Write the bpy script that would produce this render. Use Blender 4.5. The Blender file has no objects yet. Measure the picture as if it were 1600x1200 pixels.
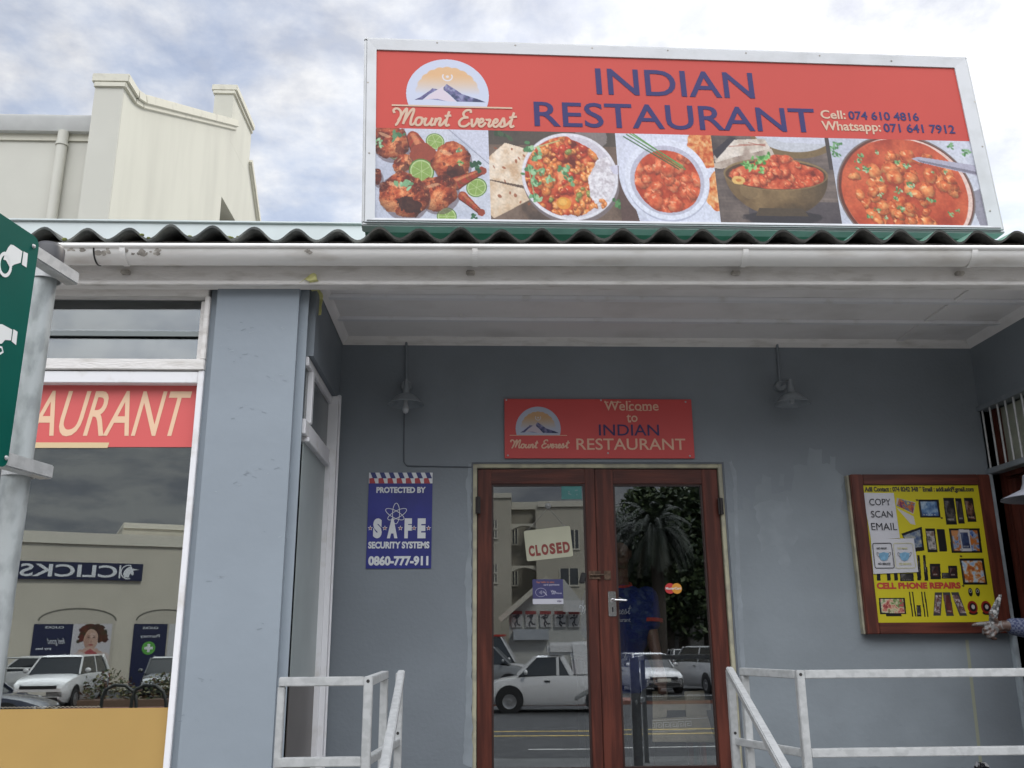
import bpy, bmesh, math, random
import numpy as np
from mathutils import Vector, Matrix
random.seed(7); RNG = np.random.default_rng(7)
SC = bpy.context.scene; COL = SC.collection
rad = math.radians

# ---------------------------------------------------------------- camera
FPX, PITCH, YAW, ROLL = 1420.0, rad(15.63), rad(-2.48), rad(-0.43)
CAM = Vector((0, -5.5, 1.6))
FW = Vector((-math.sin(YAW)*math.cos(PITCH), math.cos(YAW)*math.cos(PITCH), math.sin(PITCH)))
_r = Vector((math.cos(YAW), math.sin(YAW), 0)); _u = _r.cross(FW)
RT = _r*math.cos(ROLL)+_u*math.sin(ROLL); UP = -_r*math.sin(ROLL)+_u*math.cos(ROLL)
cd = bpy.data.cameras.new('camera'); cam = bpy.data.objects.new('camera', cd); COL.objects.link(cam)
cd.sensor_fit = 'HORIZONTAL'; cd.sensor_width = 36; cd.lens = FPX/1600*36; cd.clip_start = .05; cd.clip_end = 2000
m = Matrix((RT, UP, -FW)).transposed().to_4x4(); m.translation = CAM; cam.matrix_world = m
SC.camera = cam

# ---------------------------------------------------------------- sky, sun, exposure
SUN_EL, SUN_AZ = rad(48), math.atan2(.55, .83)          # azimuth from +Y towards +X (behind the shop, to the right)
STREET_LOW, STREET_HIGH = .27, 4.6
w = bpy.data.worlds.new('World'); SC.world = w; w.use_nodes = True
nt = w.node_tree; nt.nodes.clear(); N = nt.nodes.new; L = nt.links.new
out = N('ShaderNodeOutputWorld'); mixs = N('ShaderNodeMixShader'); L(mixs.outputs[0], out.inputs[0])
sky = N('ShaderNodeTexSky'); sky.sky_type = 'NISHITA'; sky.sun_disc = False
sky.sun_elevation = SUN_EL; sky.sun_rotation = SUN_AZ
bg1 = N('ShaderNodeBackground'); bg1.inputs[1].default_value = .11; L(sky.outputs[0], bg1.inputs[0])
bg2 = N('ShaderNodeBackground'); bg2.inputs[1].default_value = 1.0
tc = N('ShaderNodeTexCoord'); sep = N('ShaderNodeSeparateXYZ'); L(tc.outputs['Generated'], sep.inputs[0])
def mth(op, a, b=None):
    n = N('ShaderNodeMath'); n.operation = op
    for i, v in enumerate((a, b)):
        if v is None: continue
        if isinstance(v, (int, float)): n.inputs[i].default_value = v
        else: L(v, n.inputs[i])
    return n.outputs[0]
zz = mth('ADD', mth('MAXIMUM', sep.outputs[2], 0.0), .22)
cmb = N('ShaderNodeCombineXYZ'); L(mth('DIVIDE', sep.outputs[0], zz), cmb.inputs[0]); L(mth('DIVIDE', sep.outputs[1], zz), cmb.inputs[1])
n1 = N('ShaderNodeTexNoise'); n1.inputs['Scale'].default_value = 5.2; n1.inputs['Detail'].default_value = 9; n1.inputs['Roughness'].default_value = .55
L(cmb.outputs[0], n1.inputs['Vector'])
cr = N('ShaderNodeValToRGB'); cr.color_ramp.elements[0].position = .40; cr.color_ramp.elements[0].color = (.45, .45, .45, 1)
cr.color_ramp.elements[1].position = .60; cr.color_ramp.elements[1].color = (1, 1, 1, 1); L(n1.outputs[0], cr.inputs[0])
n2 = N('ShaderNodeTexNoise'); n2.inputs['Scale'].default_value = 4.6; n2.inputs['Detail'].default_value = 9; n2.inputs['Roughness'].default_value = .6; n2.inputs['Distortion'].default_value = .15
L(cmb.outputs[0], n2.inputs['Vector'])
cr2 = N('ShaderNodeValToRGB'); cr2.color_ramp.elements[0].position = .38; cr2.color_ramp.elements[0].color = (.64, .67, .75, 1)
cr2.color_ramp.elements[1].position = .57; cr2.color_ramp.elements[1].color = (1.04, 1.045, 1.055, 1); L(n2.outputs[0], cr2.inputs[0])
# broken cloud: a dark bank low over the street (-Y), very bright cloud high above it, a paler veil beyond the shop (+Y)
def mrange(v, a, b, c, d):
    n = N('ShaderNodeMapRange'); n.interpolation_type = 'SMOOTHSTEP'; L(v, n.inputs[0])
    for i, q in enumerate((a, b, c, d)): n.inputs[i+1].default_value = q
    return n.outputs[0]
side = mrange(sep.outputs[1], -.45, .12, 1, 0); high = mrange(sep.outputs[2], .18, .85, STREET_LOW, STREET_HIGH)
veil = mrange(sep.outputs[0], -.5, .35, .70, .92)
bank = mth('ADD', mth('MULTIPLY', side, high), mth('MULTIPLY', mth('SUBTRACT', 1.0, side), veil))
vm = N('ShaderNodeVectorMath'); vm.operation = 'SCALE'; L(cr2.outputs[0], vm.inputs[0]); L(bank, vm.inputs['Scale'])
L(vm.outputs[0], bg2.inputs[0]); L(mth('MAXIMUM', cr.outputs[0], side), mixs.inputs[0]); L(bg1.outputs[0], mixs.inputs[1]); L(bg2.outputs[0], mixs.inputs[2])
sd = bpy.data.lights.new('sun', 'SUN'); sd.energy = 2.0; sd.angle = rad(12); sd.color = (1, .95, .86)
sun = bpy.data.objects.new('sun', sd); COL.objects.link(sun); sun.location = (20, 20, 30)
_sv = Vector((math.sin(SUN_AZ)*math.cos(SUN_EL), math.cos(SUN_AZ)*math.cos(SUN_EL), math.sin(SUN_EL)))
sun.rotation_euler = _sv.to_track_quat('Z', 'Y').to_euler()
SC.view_settings.view_transform = 'Standard'; SC.view_settings.look = 'None'; SC.view_settings.gamma = 1
SC.view_settings.exposure = 0.35
SC.cycles.max_bounces = 8; SC.cycles.transparent_max_bounces = 12; SC.cycles.sample_clamp_indirect = 6
SC.cycles.use_denoising = True

# ---------------------------------------------------------------- helpers: rays of this camera meet real planes
def ray(px, py): return FW*FPX + RT*(px-800) - UP*(py-600)
def oy(px, py, Y): d = ray(px, py); return CAM + d*((Y-CAM.y)/d.y)
def ox(px, py, X): d = ray(px, py); return CAM + d*((X-CAM.x)/d.x)
def oz(px, py, Z): d = ray(px, py); return CAM + d*((Z-CAM.z)/d.z)
class Plane:
    def __init__(s, o, u, v=(0, 0, 1)):
        s.o = Vector(o); s.u = Vector(u).normalized(); s.v = Vector(v).normalized(); s.n = s.u.cross(s.v).normalized()
    def p(s, u, v, h=0): return s.o + s.u*u + s.v*v + s.n*h
    def uv(s, px, py):
        d = ray(px, py); t = (s.o-CAM).dot(s.n)/d.dot(s.n); q = CAM + d*t - s.o
        return (q.dot(s.u), q.dot(s.v))
    def hit(s, px, py): return s.p(*s.uv(px, py))
def reflect(px, py, pl, Y=None, Z=None):          # where the mirror image of a pixel really is
    h = pl.hit(px, py); d = ray(px, py); d = d - pl.n*(2*d.dot(pl.n))
    return h + d*((Y-h.y)/d.y) if Y is not None else h + d*((Z-h.z)/d.z)

def lin(c): return tuple(((x/255)/12.92 if x/255 <= .04045 else ((x/255+.055)/1.055)**2.4) for x in c[:3])
MATS = {}
def M(name, col, rough=.6, metal=0., var=0., vs=4., bump=0., bs=60., col2=None, spec=.5, lo=.42, hi=.62, coat=0., stretch=None, det=6):
    """principled paint with cloudy wear (col -> col2) and a fine bump"""
    if name in MATS: return MATS[name]
    m = bpy.data.materials.new(name); m.use_nodes = True; t = m.node_tree; b = t.nodes['Principled BSDF']
    b.inputs['Base Color'].default_value = (*col, 1); b.inputs['Roughness'].default_value = rough
    b.inputs['Metallic'].default_value = metal; b.inputs['Specular IOR Level'].default_value = spec
    b.inputs['Coat Weight'].default_value = coat
    c = t.nodes.new('ShaderNodeTexCoord'); vec = c.outputs['Object']
    if stretch:
        mp = t.nodes.new('ShaderNodeMapping'); mp.inputs['Scale'].default_value = stretch; t.links.new(vec, mp.inputs[0]); vec = mp.outputs[0]
    if var or col2:
        n = t.nodes.new('ShaderNodeTexNoise'); n.inputs['Scale'].default_value = vs; n.inputs['Detail'].default_value = det; t.links.new(vec, n.inputs['Vector'])
        r = t.nodes.new('ShaderNodeValToRGB'); r.color_ramp.elements[0].position = lo; r.color_ramp.elements[1].position = hi
        c2 = col2 or tuple(min(1, x*(1+var)) for x in col); c1 = col if col2 else tuple(x*(1-var) for x in col)
        r.color_ramp.elements[0].color = (*c1, 1); r.color_ramp.elements[1].color = (*c2, 1)
        t.links.new(n.outputs[0], r.inputs[0]); t.links.new(r.outputs[0], b.inputs['Base Color'])
    if bump:
        n = t.nodes.new('ShaderNodeTexNoise'); n.inputs['Scale'].default_value = bs; n.inputs['Detail'].default_value = 5; t.links.new(vec, n.inputs['Vector'])
        bp = t.nodes.new('ShaderNodeBump'); bp.inputs['Strength'].default_value = bump; bp.inputs['Distance'].default_value = .01
        t.links.new(n.outputs[0], bp.inputs['Height']); t.links.new(bp.outputs[0], b.inputs['Normal'])
    MATS[name] = m; return m
def glass(name, fac, tint=(1, 1, 1), refl=(1, 1, 1), rough=0., wob=0.):
    m = bpy.data.materials.new(name); m.use_nodes = True; t = m.node_tree; t.nodes.clear()
    o = t.nodes.new('ShaderNodeOutputMaterial'); mx = t.nodes.new('ShaderNodeMixShader')
    a = t.nodes.new('ShaderNodeBsdfTransparent'); a.inputs[0].default_value = (*tint, 1)
    g = t.nodes.new('ShaderNodeBsdfGlossy'); g.inputs['Color'].default_value = (*refl, 1); g.inputs['Roughness'].default_value = rough
    if wob:
        c = t.nodes.new('ShaderNodeTexCoord'); n = t.nodes.new('ShaderNodeTexNoise'); n.inputs['Scale'].default_value = 1.6; n.inputs['Detail'].default_value = 1
        bp = t.nodes.new('ShaderNodeBump'); bp.inputs['Strength'].default_value = wob; bp.inputs['Distance'].default_value = .01
        t.links.new(c.outputs['Object'], n.inputs['Vector']); t.links.new(n.outputs[0], bp.inputs['Height']); t.links.new(bp.outputs[0], g.inputs['Normal'])
    mx.inputs[0].default_value = fac; t.links.new(a.outputs[0], mx.inputs[1]); t.links.new(g.outputs[0], mx.inputs[2]); t.links.new(mx.outputs[0], o.inputs[0])
    MATS[name] = m; return m
def vcol(name='print', rough=.45):
    if name in MATS: return MATS[name]
    m = bpy.data.materials.new(name); m.use_nodes = True; t = m.node_tree; b = t.nodes['Principled BSDF']
    a = t.nodes.new('ShaderNodeAttribute'); a.attribute_name = 'Col'; t.links.new(a.outputs['Color'], b.inputs['Base Color'])
    b.inputs['Roughness'].default_value = rough; b.inputs['Specular IOR Level'].default_value = .3
    MATS[name] = m; return m

class MB:
    """collects shapes in world coordinates; build() links them as ONE mesh object"""
    def __init__(s): s.v = []; s.f = []
    def add(s, vs, fs):
        k = len(s.v); s.v += [tuple(x) for x in vs]; s.f += [tuple(i+k for i in f) for f in fs]; return s
    def hexa(s, c):                               # 8 corners: bottom ring 0-3, top ring 4-7
        return s.add(c, [(3, 2, 1, 0), (4, 5, 6, 7), (0, 1, 5, 4), (1, 2, 6, 5), (2, 3, 7, 6), (3, 0, 4, 7)])
    def box(s, x0, x1, y0, y1, z0, z1):
        return s.hexa([(x0, y0, z0), (x1, y0, z0), (x1, y1, z0), (x0, y1, z0), (x0, y0, z1), (x1, y0, z1), (x1, y1, z1), (x0, y1, z1)])
    def bar(s, a, b, w, h, up=(0, 0, 1), w2=None, h2=None):   # rectangular bar a->b, w sideways, h along up
        a, b = Vector(a), Vector(b); d = (b-a).normalized(); sd = d.cross(Vector(up)).normalized(); u = sd.cross(d)
        w2 = w2 or w; h2 = h2 or h
        c = [a-sd*w/2-u*h/2, a+sd*w/2-u*h/2, b+sd*w2/2-u*h2/2, b-sd*w2/2-u*h2/2, a-sd*w/2+u*h/2, a+sd*w/2+u*h/2, b+sd*w2/2+u*h2/2, b-sd*w2/2+u*h2/2]
        return s.hexa(c)
    def tube(s, pts, r, n=12, cap=True, rnd=False):
        pts = [Vector(p) for p in pts]; rs = list(r) if hasattr(r, '__len__') else [r]*len(pts)
        if rnd:                                   # rounded ends
            d0 = (pts[0]-pts[1]).normalized(); d1 = (pts[-1]-pts[-2]).normalized()
            h = [(.5, .87), (.87, .5), (.99, .12)]
            pts = [pts[0]+d0*rs[0]*a for a, _ in h[::-1]] + pts + [pts[-1]+d1*rs[-1]*a for a, _ in h]
            rs = [rs[0]*b for _, b in h[::-1]] + rs + [rs[-1]*b for _, b in h]
        k = len(s.v); prev = None
        for i, p in enumerate(pts):
            t = (pts[min(i+1, len(pts)-1)]-pts[max(i-1, 0)]).normalized()
            if prev is None:
                a = Vector((0, 0, 1)) if abs(t.z) < .9 else Vector((1, 0, 0)); x = t.cross(a).normalized()
            else: x = (prev-t*prev.dot(t)).normalized()
            prev = x; y = t.cross(x)
            for j in range(n): s.v.append(tuple(p+(x*math.cos(2*math.pi*j/n)+y*math.sin(2*math.pi*j/n))*rs[i]))
        for i in range(len(pts)-1):
            for j in range(n):
                a, b = k+i*n+j, k+i*n+(j+1) % n; s.f.append((a, b, b+n, a+n))
        if cap: s.f.append(tuple(k+j for j in range(n))[::-1]); s.f.append(tuple(k+(len(pts)-1)*n+j for j in range(n)))
        return s
    def lathe(s, prof, c, axis=(0, 0, 1), n=24, arc=1.0):    # prof: (radius, height)
        ax = Vector(axis).normalized(); a = Vector((0, 0, 1)) if abs(ax.z) < .9 else Vector((1, 0, 0))
        x = ax.cross(a).normalized(); y = ax.cross(x); c = Vector(c); k = len(s.v)
        for r, h in prof:
            for j in range(n): s.v.append(tuple(c+ax*h+(x*math.cos(2*math.pi*j/n)+y*math.sin(2*math.pi*j/n))*r))
        for i in range(len(prof)-1):
            for j in range(n): a_, b_ = k+i*n+j, k+i*n+(j+1) % n; s.f.append((a_, b_, b_+n, a_+n))
        return s
    def ball(s, c, r, n=16, rot=None):
        r = r if hasattr(r, '__len__') else (r, r, r); k = len(s.v); c = Vector(c); m_ = n//2
        R = rot or Matrix.Identity(3)
        for i in range(m_+1):
            a = math.pi*i/m_
            for j in range(n): s.v.append(tuple(c+R@Vector((r[0]*math.sin(a)*math.cos(2*math.pi*j/n), r[1]*math.sin(a)*math.sin(2*math.pi*j/n), r[2]*math.cos(a)))))
        for i in range(m_):
            for j in range(n): a_, b_ = k+i*n+j, k+i*n+(j+1) % n; s.f.append((a_, a_+n, b_+n, b_))
        return s
    def poly(s, pts): return s.add(pts, [tuple(range(len(pts)))])
    def prism(s, pts, d):                         # polygon pts extruded by vector d
        n = len(pts); d = Vector(d); P = [Vector(p) for p in pts]
        return s.add(P+[p+d for p in P], [tuple(range(n))[::-1], tuple(range(n, 2*n))]+[(i, (i+1) % n, (i+1) % n+n, i+n) for i in range(n)])
    def build(s, name, mat, parent=None, smooth=None, bevel=0, label=None, bseg=2):
        me = bpy.data.meshes.new(name); me.from_pydata([tuple(v) for v in s.v], [], s.f)
        bm = bmesh.new(); bm.from_mesh(me)
        bmesh.ops.recalc_face_normals(bm, faces=bm.faces)
        if bevel:
            es = [e for e in bm.edges if len(e.link_faces) == 2 and e.calc_face_angle(0) > .5]
            bmesh.ops.bevel(bm, geom=es, offset=bevel, segments=bseg, affect='EDGES', clamp_overlap=True)
        bm.to_mesh(me); bm.free()
        if smooth is not None:
            me.polygons.foreach_set('use_smooth', [True]*len(me.polygons)); me.set_sharp_from_angle(angle=rad(smooth))
        return link(name, me, mat, parent, label)
def link(name, me, mat, parent=None, label=None):
    o = bpy.data.objects.new(name, me); COL.objects.link(o)
    for q in (mat if isinstance(mat, (list, tuple)) else [mat]): me.materials.append(q)
    if parent is not None:
        o.parent = parent; o.matrix_parent_inverse = WM[parent.name].inverted()
    WM[o.name] = Matrix.Identity(4)
    if label: o['label'] = label
    return o
WM = {}
def tag(o, label=None, cat=None, group=None, kind=None):
    if label: o['label'] = label
    if cat: o['category'] = cat
    if group: o['group'] = group
    if kind: o['kind'] = kind
    return o
def thing(name, label, cat, loc=(0, 0, 0), group=None, rz=0):
    o = bpy.data.objects.new(name, None); COL.objects.link(o); o.location = loc; o.rotation_euler = (0, 0, rz); o.empty_display_size = .1
    WM[o.name] = Matrix.Translation(Vector(loc)) @ Matrix.Rotation(rz, 4, 'Z'); return tag(o, label, cat, group)
def local(o): o.matrix_parent_inverse = Matrix.Identity(4); return o     # child meshes modelled in the thing's own frame

# ---- lettering -------------------------------------------------------------------------------------------------
_TX = {}
def text_shape(s, bold=0.):
    if (s, bold) in _TX: return _TX[(s, bold)]
    cu = bpy.data.curves.new('lettering', 'FONT'); cu.body = s; cu.offset = bold; cu.resolution_u = 4
    ob = bpy.data.objects.new('lettering', cu); COL.objects.link(ob)
    e = ob.evaluated_get(bpy.context.evaluated_depsgraph_get()); me = e.to_mesh()
    v = np.array([x.co[:2] for x in me.vertices]); f = [tuple(p.vertices) for p in me.polygons]; e.to_mesh_clear()
    bpy.data.objects.remove(ob); bpy.data.curves.remove(cu)
    lo, hi = v.min(0), v.max(0); _TX[(s, bold)] = ((v-lo)/(hi-lo), f, (hi-lo)); return _TX[(s, bold)]
def letters(mb, s, pl, bl, tr, h=.002, bold=0., shear=0., mirror=False, rot=0.):
    """text s fills the box bl..tr (plane coordinates)"""
    v, f, _ = text_shape(s, bold); (u0, v0), (u1, v1) = bl, tr; W, H = u1-u0, v1-v0
    sh = shear*H; W -= abs(sh); P = []
    for a, b in v:
        x, y = a*W+b*sh, b*H
        if rot:
            c_, s_ = math.cos(rot), math.sin(rot); cx, cy = (W+sh)/2, H/2; x, y = cx+(x-cx)*c_-(y-cy)*s_, cy+(x-cx)*s_+(y-cy)*c_
        P.append(pl.p((u1-x) if mirror else (u0+x), v0+y, h))
    return mb.add(P, f)
def ltr(mb, s, pl, bl, tr, **k): return letters(mb, s, pl, pl.uv(*bl), pl.uv(*tr), **k)
def ribbon(mb, pl, pts, w, h=.002, dh=1.5e-5):   # flat stroke through plane points
    P = [Vector(p) for p in pts]; n = len(P); L_, R_ = [], []
    for i in range(n):
        t = (P[min(i+1, n-1)]-P[max(i-1, 0)]); t = t.normalized() if t.length > 1e-9 else Vector((1, 0)); q = Vector((-t.y, t.x))*w/2
        L_.append(P[i]+q); R_.append(P[i]-q)
    vs = [pl.p(a.x, a.y, h+dh*i) for i, a in enumerate(L_)]+[pl.p(a.x, a.y, h+dh*i) for i, a in enumerate(R_)]
    return mb.add(vs, [(i+n, i+1+n, i+1, i) for i in range(n-1)])
def spline(pts, k=6):
    P = [Vector(p) for p in pts]; o = []
    for i in range(len(P)-1):
        a, b, c, d = P[max(i-1, 0)], P[i], P[i+1], P[min(i+2, len(P)-1)]
        for j in range(k):
            t = j/k; o.append(.5*((2*b)+(c-a)*t+(2*a-5*b+4*c-d)*t*t+(3*b-a-3*c+d)*t**3))
    return o+[P[-1]]
# hand-drawn joined script "Mount Everest" (x to 16.2, baseline 0, x-height 1)
SCRIPT = [[(-.35, 1.5), (-.5, 1.9), (-.1, 2.1), (.35, 1.75), (.45, 1.0), (.1, .1), (-.1, 0)], [(.2, .5), (.75, 1.7), (1.05, 2.1), (1.1, 1.7), (.95, .7), (.85, .1)],
 [(.9, .4), (1.5, 1.7), (1.85, 2.1), (1.95, 1.8), (1.75, .8), (1.75, .15), (2.0, .05), (2.35, .45)],
 [(2.95, 1.0), (2.5, .95), (2.3, .45), (2.5, .03), (2.9, .1), (3.1, .55), (2.95, 1.0), (3.1, .85), (3.45, .8)],
 [(3.55, 1.0), (3.42, .4), (3.55, .03), (3.9, .15), (4.2, .6), (4.3, 1.0), (4.15, .35), (4.3, .03), (4.6, .25)],
 [(4.75, 1.0), (4.62, .0)], [(4.68, .4), (5.0, .9), (5.25, .95), (5.3, .7), (5.2, .2), (5.35, .02), (5.65, .3), (5.95, .8)],
 [(6.25, 1.9), (6.0, .5), (6.1, .03), (6.45, .2)], [(5.75, 1.25), (6.55, 1.35)],
 [(8.9, 1.75), (8.8, 2.1), (8.3, 2.05), (8.0, 1.65), (8.2, 1.25), (8.6, 1.15), (8.0, 1.05), (7.6, .55), (7.8, .05), (8.4, .02), (8.9, .45)],
 [(9.1, 1.0), (9.15, .3), (9.3, .0), (9.65, .5), (9.75, 1.0), (9.95, .85)],
 [(9.95, .45), (10.4, .6), (10.5, .9), (10.25, 1.0), (10.0, .6), (10.1, .1), (10.45, .05), (10.85, .55)],
 [(10.9, 1.05), (10.95, .9), (11.35, .9), (11.2, .3), (11.35, .03), (11.7, .35)],
 [(11.7, .45), (12.15, .6), (12.25, .9), (12.0, 1.0), (11.75, .6), (11.85, .1), (12.2, .05), (12.7, .6)],
 [(12.6, .3), (12.95, 1.15), (13.1, .7), (13.15, .2), (12.8, .03), (12.6, .2)], [(13.1, .1), (13.5, .4), (13.9, .9)],
 [(14.2, 1.95), (13.9, .5), (14.0, .03), (14.35, .25)], [(13.65, 1.25), (14.6, 1.4)]]
def script_name(mb, pl, bl, tr, w, h=.002):
    (u0, v0), (u1, v1) = bl, tr; sx = (u1-u0)/15.2; sy = (v1-v0)/2.12
    for k, st in enumerate(SCRIPT): ribbon(mb, pl, [(u0+(p.x+.5+.12*p.y)*sx, v0+p.y*sy) for p in spline(st)], w, h+.0004*(k % 3))
    return mb
def disc_pts(c, r, a0=0, a1=360, n=40, ry=None):
    return [(c[0]+r*math.cos(rad(a0+(a1-a0)*i/n)), c[1]+(ry or r)*math.sin(rad(a0+(a1-a0)*i/n))) for i in range(n+1)]
def flat(mb, pl, uvs, h=.002): return mb.poly([pl.p(a, b, h) for a, b in uvs])
def strip_between(mb, pl, A, B, h):
    n = len(A); return mb.add([pl.p(*a, h) for a in A]+[pl.p(*b, h) for b in B], [(i, i+1, i+1+n, i+n) for i in range(n-1)])

# ---- printed pictures: a canvas painted in code, carried by a fine grid of coloured points -----------------------------
def fbm(h, w, cell, seed, oct=4):
    r = np.random.default_rng(seed); o = np.zeros((h, w)); amp = 1; tot = 0
    for k in range(oct):
        c = max(2, cell/2**k); gh, gw = int(h/c)+3, int(w/c)+3; g = r.random((gh, gw))
        y, x = np.mgrid[0:h, 0:w]/c; yi, xi = y.astype(int), x.astype(int); fy, fx = y-yi, x-xi
        fy, fx = fy*fy*(3-2*fy), fx*fx*(3-2*fx)
        o += amp*((g[yi, xi]*(1-fx)+g[yi, xi+1]*fx)*(1-fy)+(g[yi+1, xi]*(1-fx)+g[yi+1, xi+1]*fx)*fy); tot += amp; amp *= .55
    o /= tot; return (o-o.min())/(o.max()-o.min())
class Canvas:                                      # y runs down; colours are sRGB 0..255
    def __init__(s, w, h, col): s.w, s.h = w, h; s.a = np.ones((h, w, 3))*np.array(col, float); s.Y, s.X = np.mgrid[0:h, 0:w].astype(float)
    def put(s, m, col, op=1.):
        m = np.clip(m, 0, 1)[..., None]*op; s.a = s.a*(1-m)+np.asarray(col, float)*m
    def em(s, cx, cy, rx, ry, rot=0, wob=0, seed=1):
        c, n = math.cos(rad(rot)), math.sin(rad(rot)); x = (s.X-cx)*c+(s.Y-cy)*n; y = -(s.X-cx)*n+(s.Y-cy)*c
        d = np.sqrt((x/rx)**2+(y/ry)**2)
        if wob: d = d+(fbm(s.h, s.w, max(4, min(rx, ry)*.6), seed)-.5)*wob
        return np.clip((1-d)*min(rx, ry)+.5, 0, 1)
    def ell(s, cx, cy, rx, ry, col, rot=0, wob=0, seed=1, op=1.): m = s.em(cx, cy, rx, ry, rot, wob, seed); s.put(m, col, op); return m
    def pm(s, pts):
        m = np.zeros((s.h, s.w), bool); n = len(pts)
        for i in range(n):
            (x0, y0), (x1, y1) = pts[i], pts[(i+1) % n]
            if y0 == y1: continue
            c = ((s.Y >= min(y0, y1)) & (s.Y < max(y0, y1))) & (s.X < x0+(s.Y-y0)*(x1-x0)/(y1-y0)); m ^= c
        return m.astype(float)
    def poly(s, pts, col, op=1.): m = s.pm(pts); s.put(m, col, op); return m
    def rect(s, x0, y0, x1, y1, col, op=1.): return s.poly([(x0, y0), (x1, y0), (x1, y1), (x0, y1)], col, op)
    def line(s, x0, y0, x1, y1, wd, col):
        dx, dy = x1-x0, y1-y0; l2 = dx*dx+dy*dy; t = np.clip(((s.X-x0)*dx+(s.Y-y0)*dy)/l2, 0, 1)
        s.put(np.clip(wd/2-np.hypot(s.X-x0-t*dx, s.Y-y0-t*dy)+.5, 0, 1), col)
    def tex(s, m, pal, cell, seed, hard=1.):       # fill mask with a ramp of palette colours
        n = fbm(s.h, s.w, cell, seed); n = np.clip((n-.5)*1.7*hard+.5, 0, 1)*(len(pal)-1); i = np.minimum(n.astype(int), len(pal)-2); f = (n-i)[..., None]
        p = np.asarray(pal, float); s.put(m, p[i]*(1-f)+p[i+1]*f)
    def grain(s, amt=.15, seed=5):
        s.a = s.a*(1+(fbm(s.h, s.w, 3, seed, 2)-.5)*amt)[..., None]; return s
    def mesh(s, name, pl, bl, tr, h, parent, mat=None, gain=1., mask=None):
        (u0, v0), (u1, v1) = bl, tr; W, H = s.w, s.h
        us = u0+(u1-u0)*(np.arange(W)/(W-1)); vs = v1+(v0-v1)*(np.arange(H)/(H-1)); o = np.array(pl.p(0, 0, h)); U, V = np.array(pl.u), np.array(pl.v)
        co = o+us[None, :, None]*U+vs[:, None, None]*V
        i = (np.arange(H-1)[:, None]*W+np.arange(W-1)[None]).ravel(); f = np.stack([i, i+W, i+W+1, i+1], 1)
        if mask is not None: f = f[mask.ravel()[f].min(1) > .5]
        me = bpy.data.meshes.new(name); me.vertices.add(W*H); me.vertices.foreach_set('co', co.ravel()); nf = len(f)
        me.loops.add(nf*4); me.loops.foreach_set('vertex_index', f.ravel().astype(np.int32)); me.polygons.add(nf)
        me.polygons.foreach_set('loop_start', (np.arange(nf)*4).astype(np.int32)); me.update(calc_edges=True)
        c = np.clip(s.a/255, 0, 1); c = np.where(c <= .04045, c/12.92, ((c+.055)/1.055)**2.4)*gain
        at = me.color_attributes.new('Col', 'FLOAT_COLOR', 'POINT'); at.data.foreach_set('color', np.concatenate([c, np.ones((H, W, 1))], 2).ravel().astype(np.float32))
        return link(name, me, mat or vcol(), parent)
# ================================================================= MATERIALS
shaded_wall_paint = M('blue grey paint shaded', (.176, .201, .225), .66, var=.06, vs=1.6, bump=.2, bs=45, det=8)  # same paint as the pillar, darkened to put the porch shade into it
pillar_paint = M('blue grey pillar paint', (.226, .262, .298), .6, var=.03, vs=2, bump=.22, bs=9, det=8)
patch_paint = M('fresh paint patch', (.225, .255, .28), .7, var=.08, vs=9)
white_old = M('weathered white paint', (.70, .68, .66), .6, col2=(.50, .475, .44), vs=7, bump=.3, bs=30, lo=.5, hi=.78, stretch=(1, 4, 4))
white_trim = M('white window paint', (.72, .72, .74), .45, col2=(.55, .53, .50), vs=9, lo=.55, hi=.8)
soffit_white = M('soffit board paint', (.76, .74, .735), .7, col2=(.62, .60, .585), vs=2.5, lo=.5, hi=.75, bump=.1, bs=20)
gutter_white = M('gutter paint', (.82, .81, .79), .38, col2=(.62, .59, .55), vs=3.2, lo=.5, hi=.75, stretch=(1, 3, 3), bump=.08, bs=12)
grime = M('bare grey patches', (.36, .335, .30), .7, var=.3, vs=20)
fibre = M('mossy fibre cement', (.052, .058, .056), .9, col2=(.11, .115, .105), vs=9, bump=.5, bs=40)
green_paint = M('green roof paint', (.055, .20, .15), .6, col2=(.16, .33, .27), vs=8, lo=.45, hi=.7, bump=.2, bs=40)
moss = M('moss', (.13, .15, .035), .95, var=.4, vs=60)
sheet = M('pale metal flashing', (.60, .66, .66), .4, var=.06, vs=2)
mahog = M('mahogany varnish', (.062, .018, .013), .38, col2=(.115, .032, .021), vs=5, stretch=(6, 6, .5), bump=.12, bs=30, coat=.06, spec=.3)
mahog_h = M('mahogany varnish across', (.062, .018, .013), .38, col2=(.11, .031, .02), vs=5, stretch=(.5, 6, 6), bump=.12, bs=30, coat=.06, spec=.3)
cream = M('cream frame paint', (.40, .38, .27), .6, col2=(.28, .27, .21), vs=12)
frame_shadow = M('painted frame shadow', (.115, .13, .15), .6, var=.1, vs=8)
steel = M('galvanised steel', (.47, .48, .48), .5, metal=.3, col2=(.40, .41, .41), vs=30, lo=.45, hi=.6, bump=.1, bs=40)
steel_pole = M('galvanised pole', (.43, .46, .46), .5, metal=.3, col2=(.30, .325, .325), vs=24, stretch=(1, 1, .5), bump=.1, bs=40)
chrome = M('chrome', (.75, .75, .76), .15, metal=1.)
black = M('black plastic', (.012, .012, .014), .4)
rustm = M('old brass', (.10, .065, .045), .5, metal=.6, var=.4, vs=40)
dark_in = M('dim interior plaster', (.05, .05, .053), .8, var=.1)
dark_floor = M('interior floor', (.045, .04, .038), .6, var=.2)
win_glass = glass('window glass', .26, tint=(.85, .87, .87), refl=(.94, 1, 1), wob=.012)
door_glass = glass('door glass', .20, tint=(.88, .89, .89), refl=(.92, .97, 1), wob=.01)
fan_glass = glass('louvre glass', .12, tint=(.55, .57, .58), refl=(.9, .95, .97), rough=.02)
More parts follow.
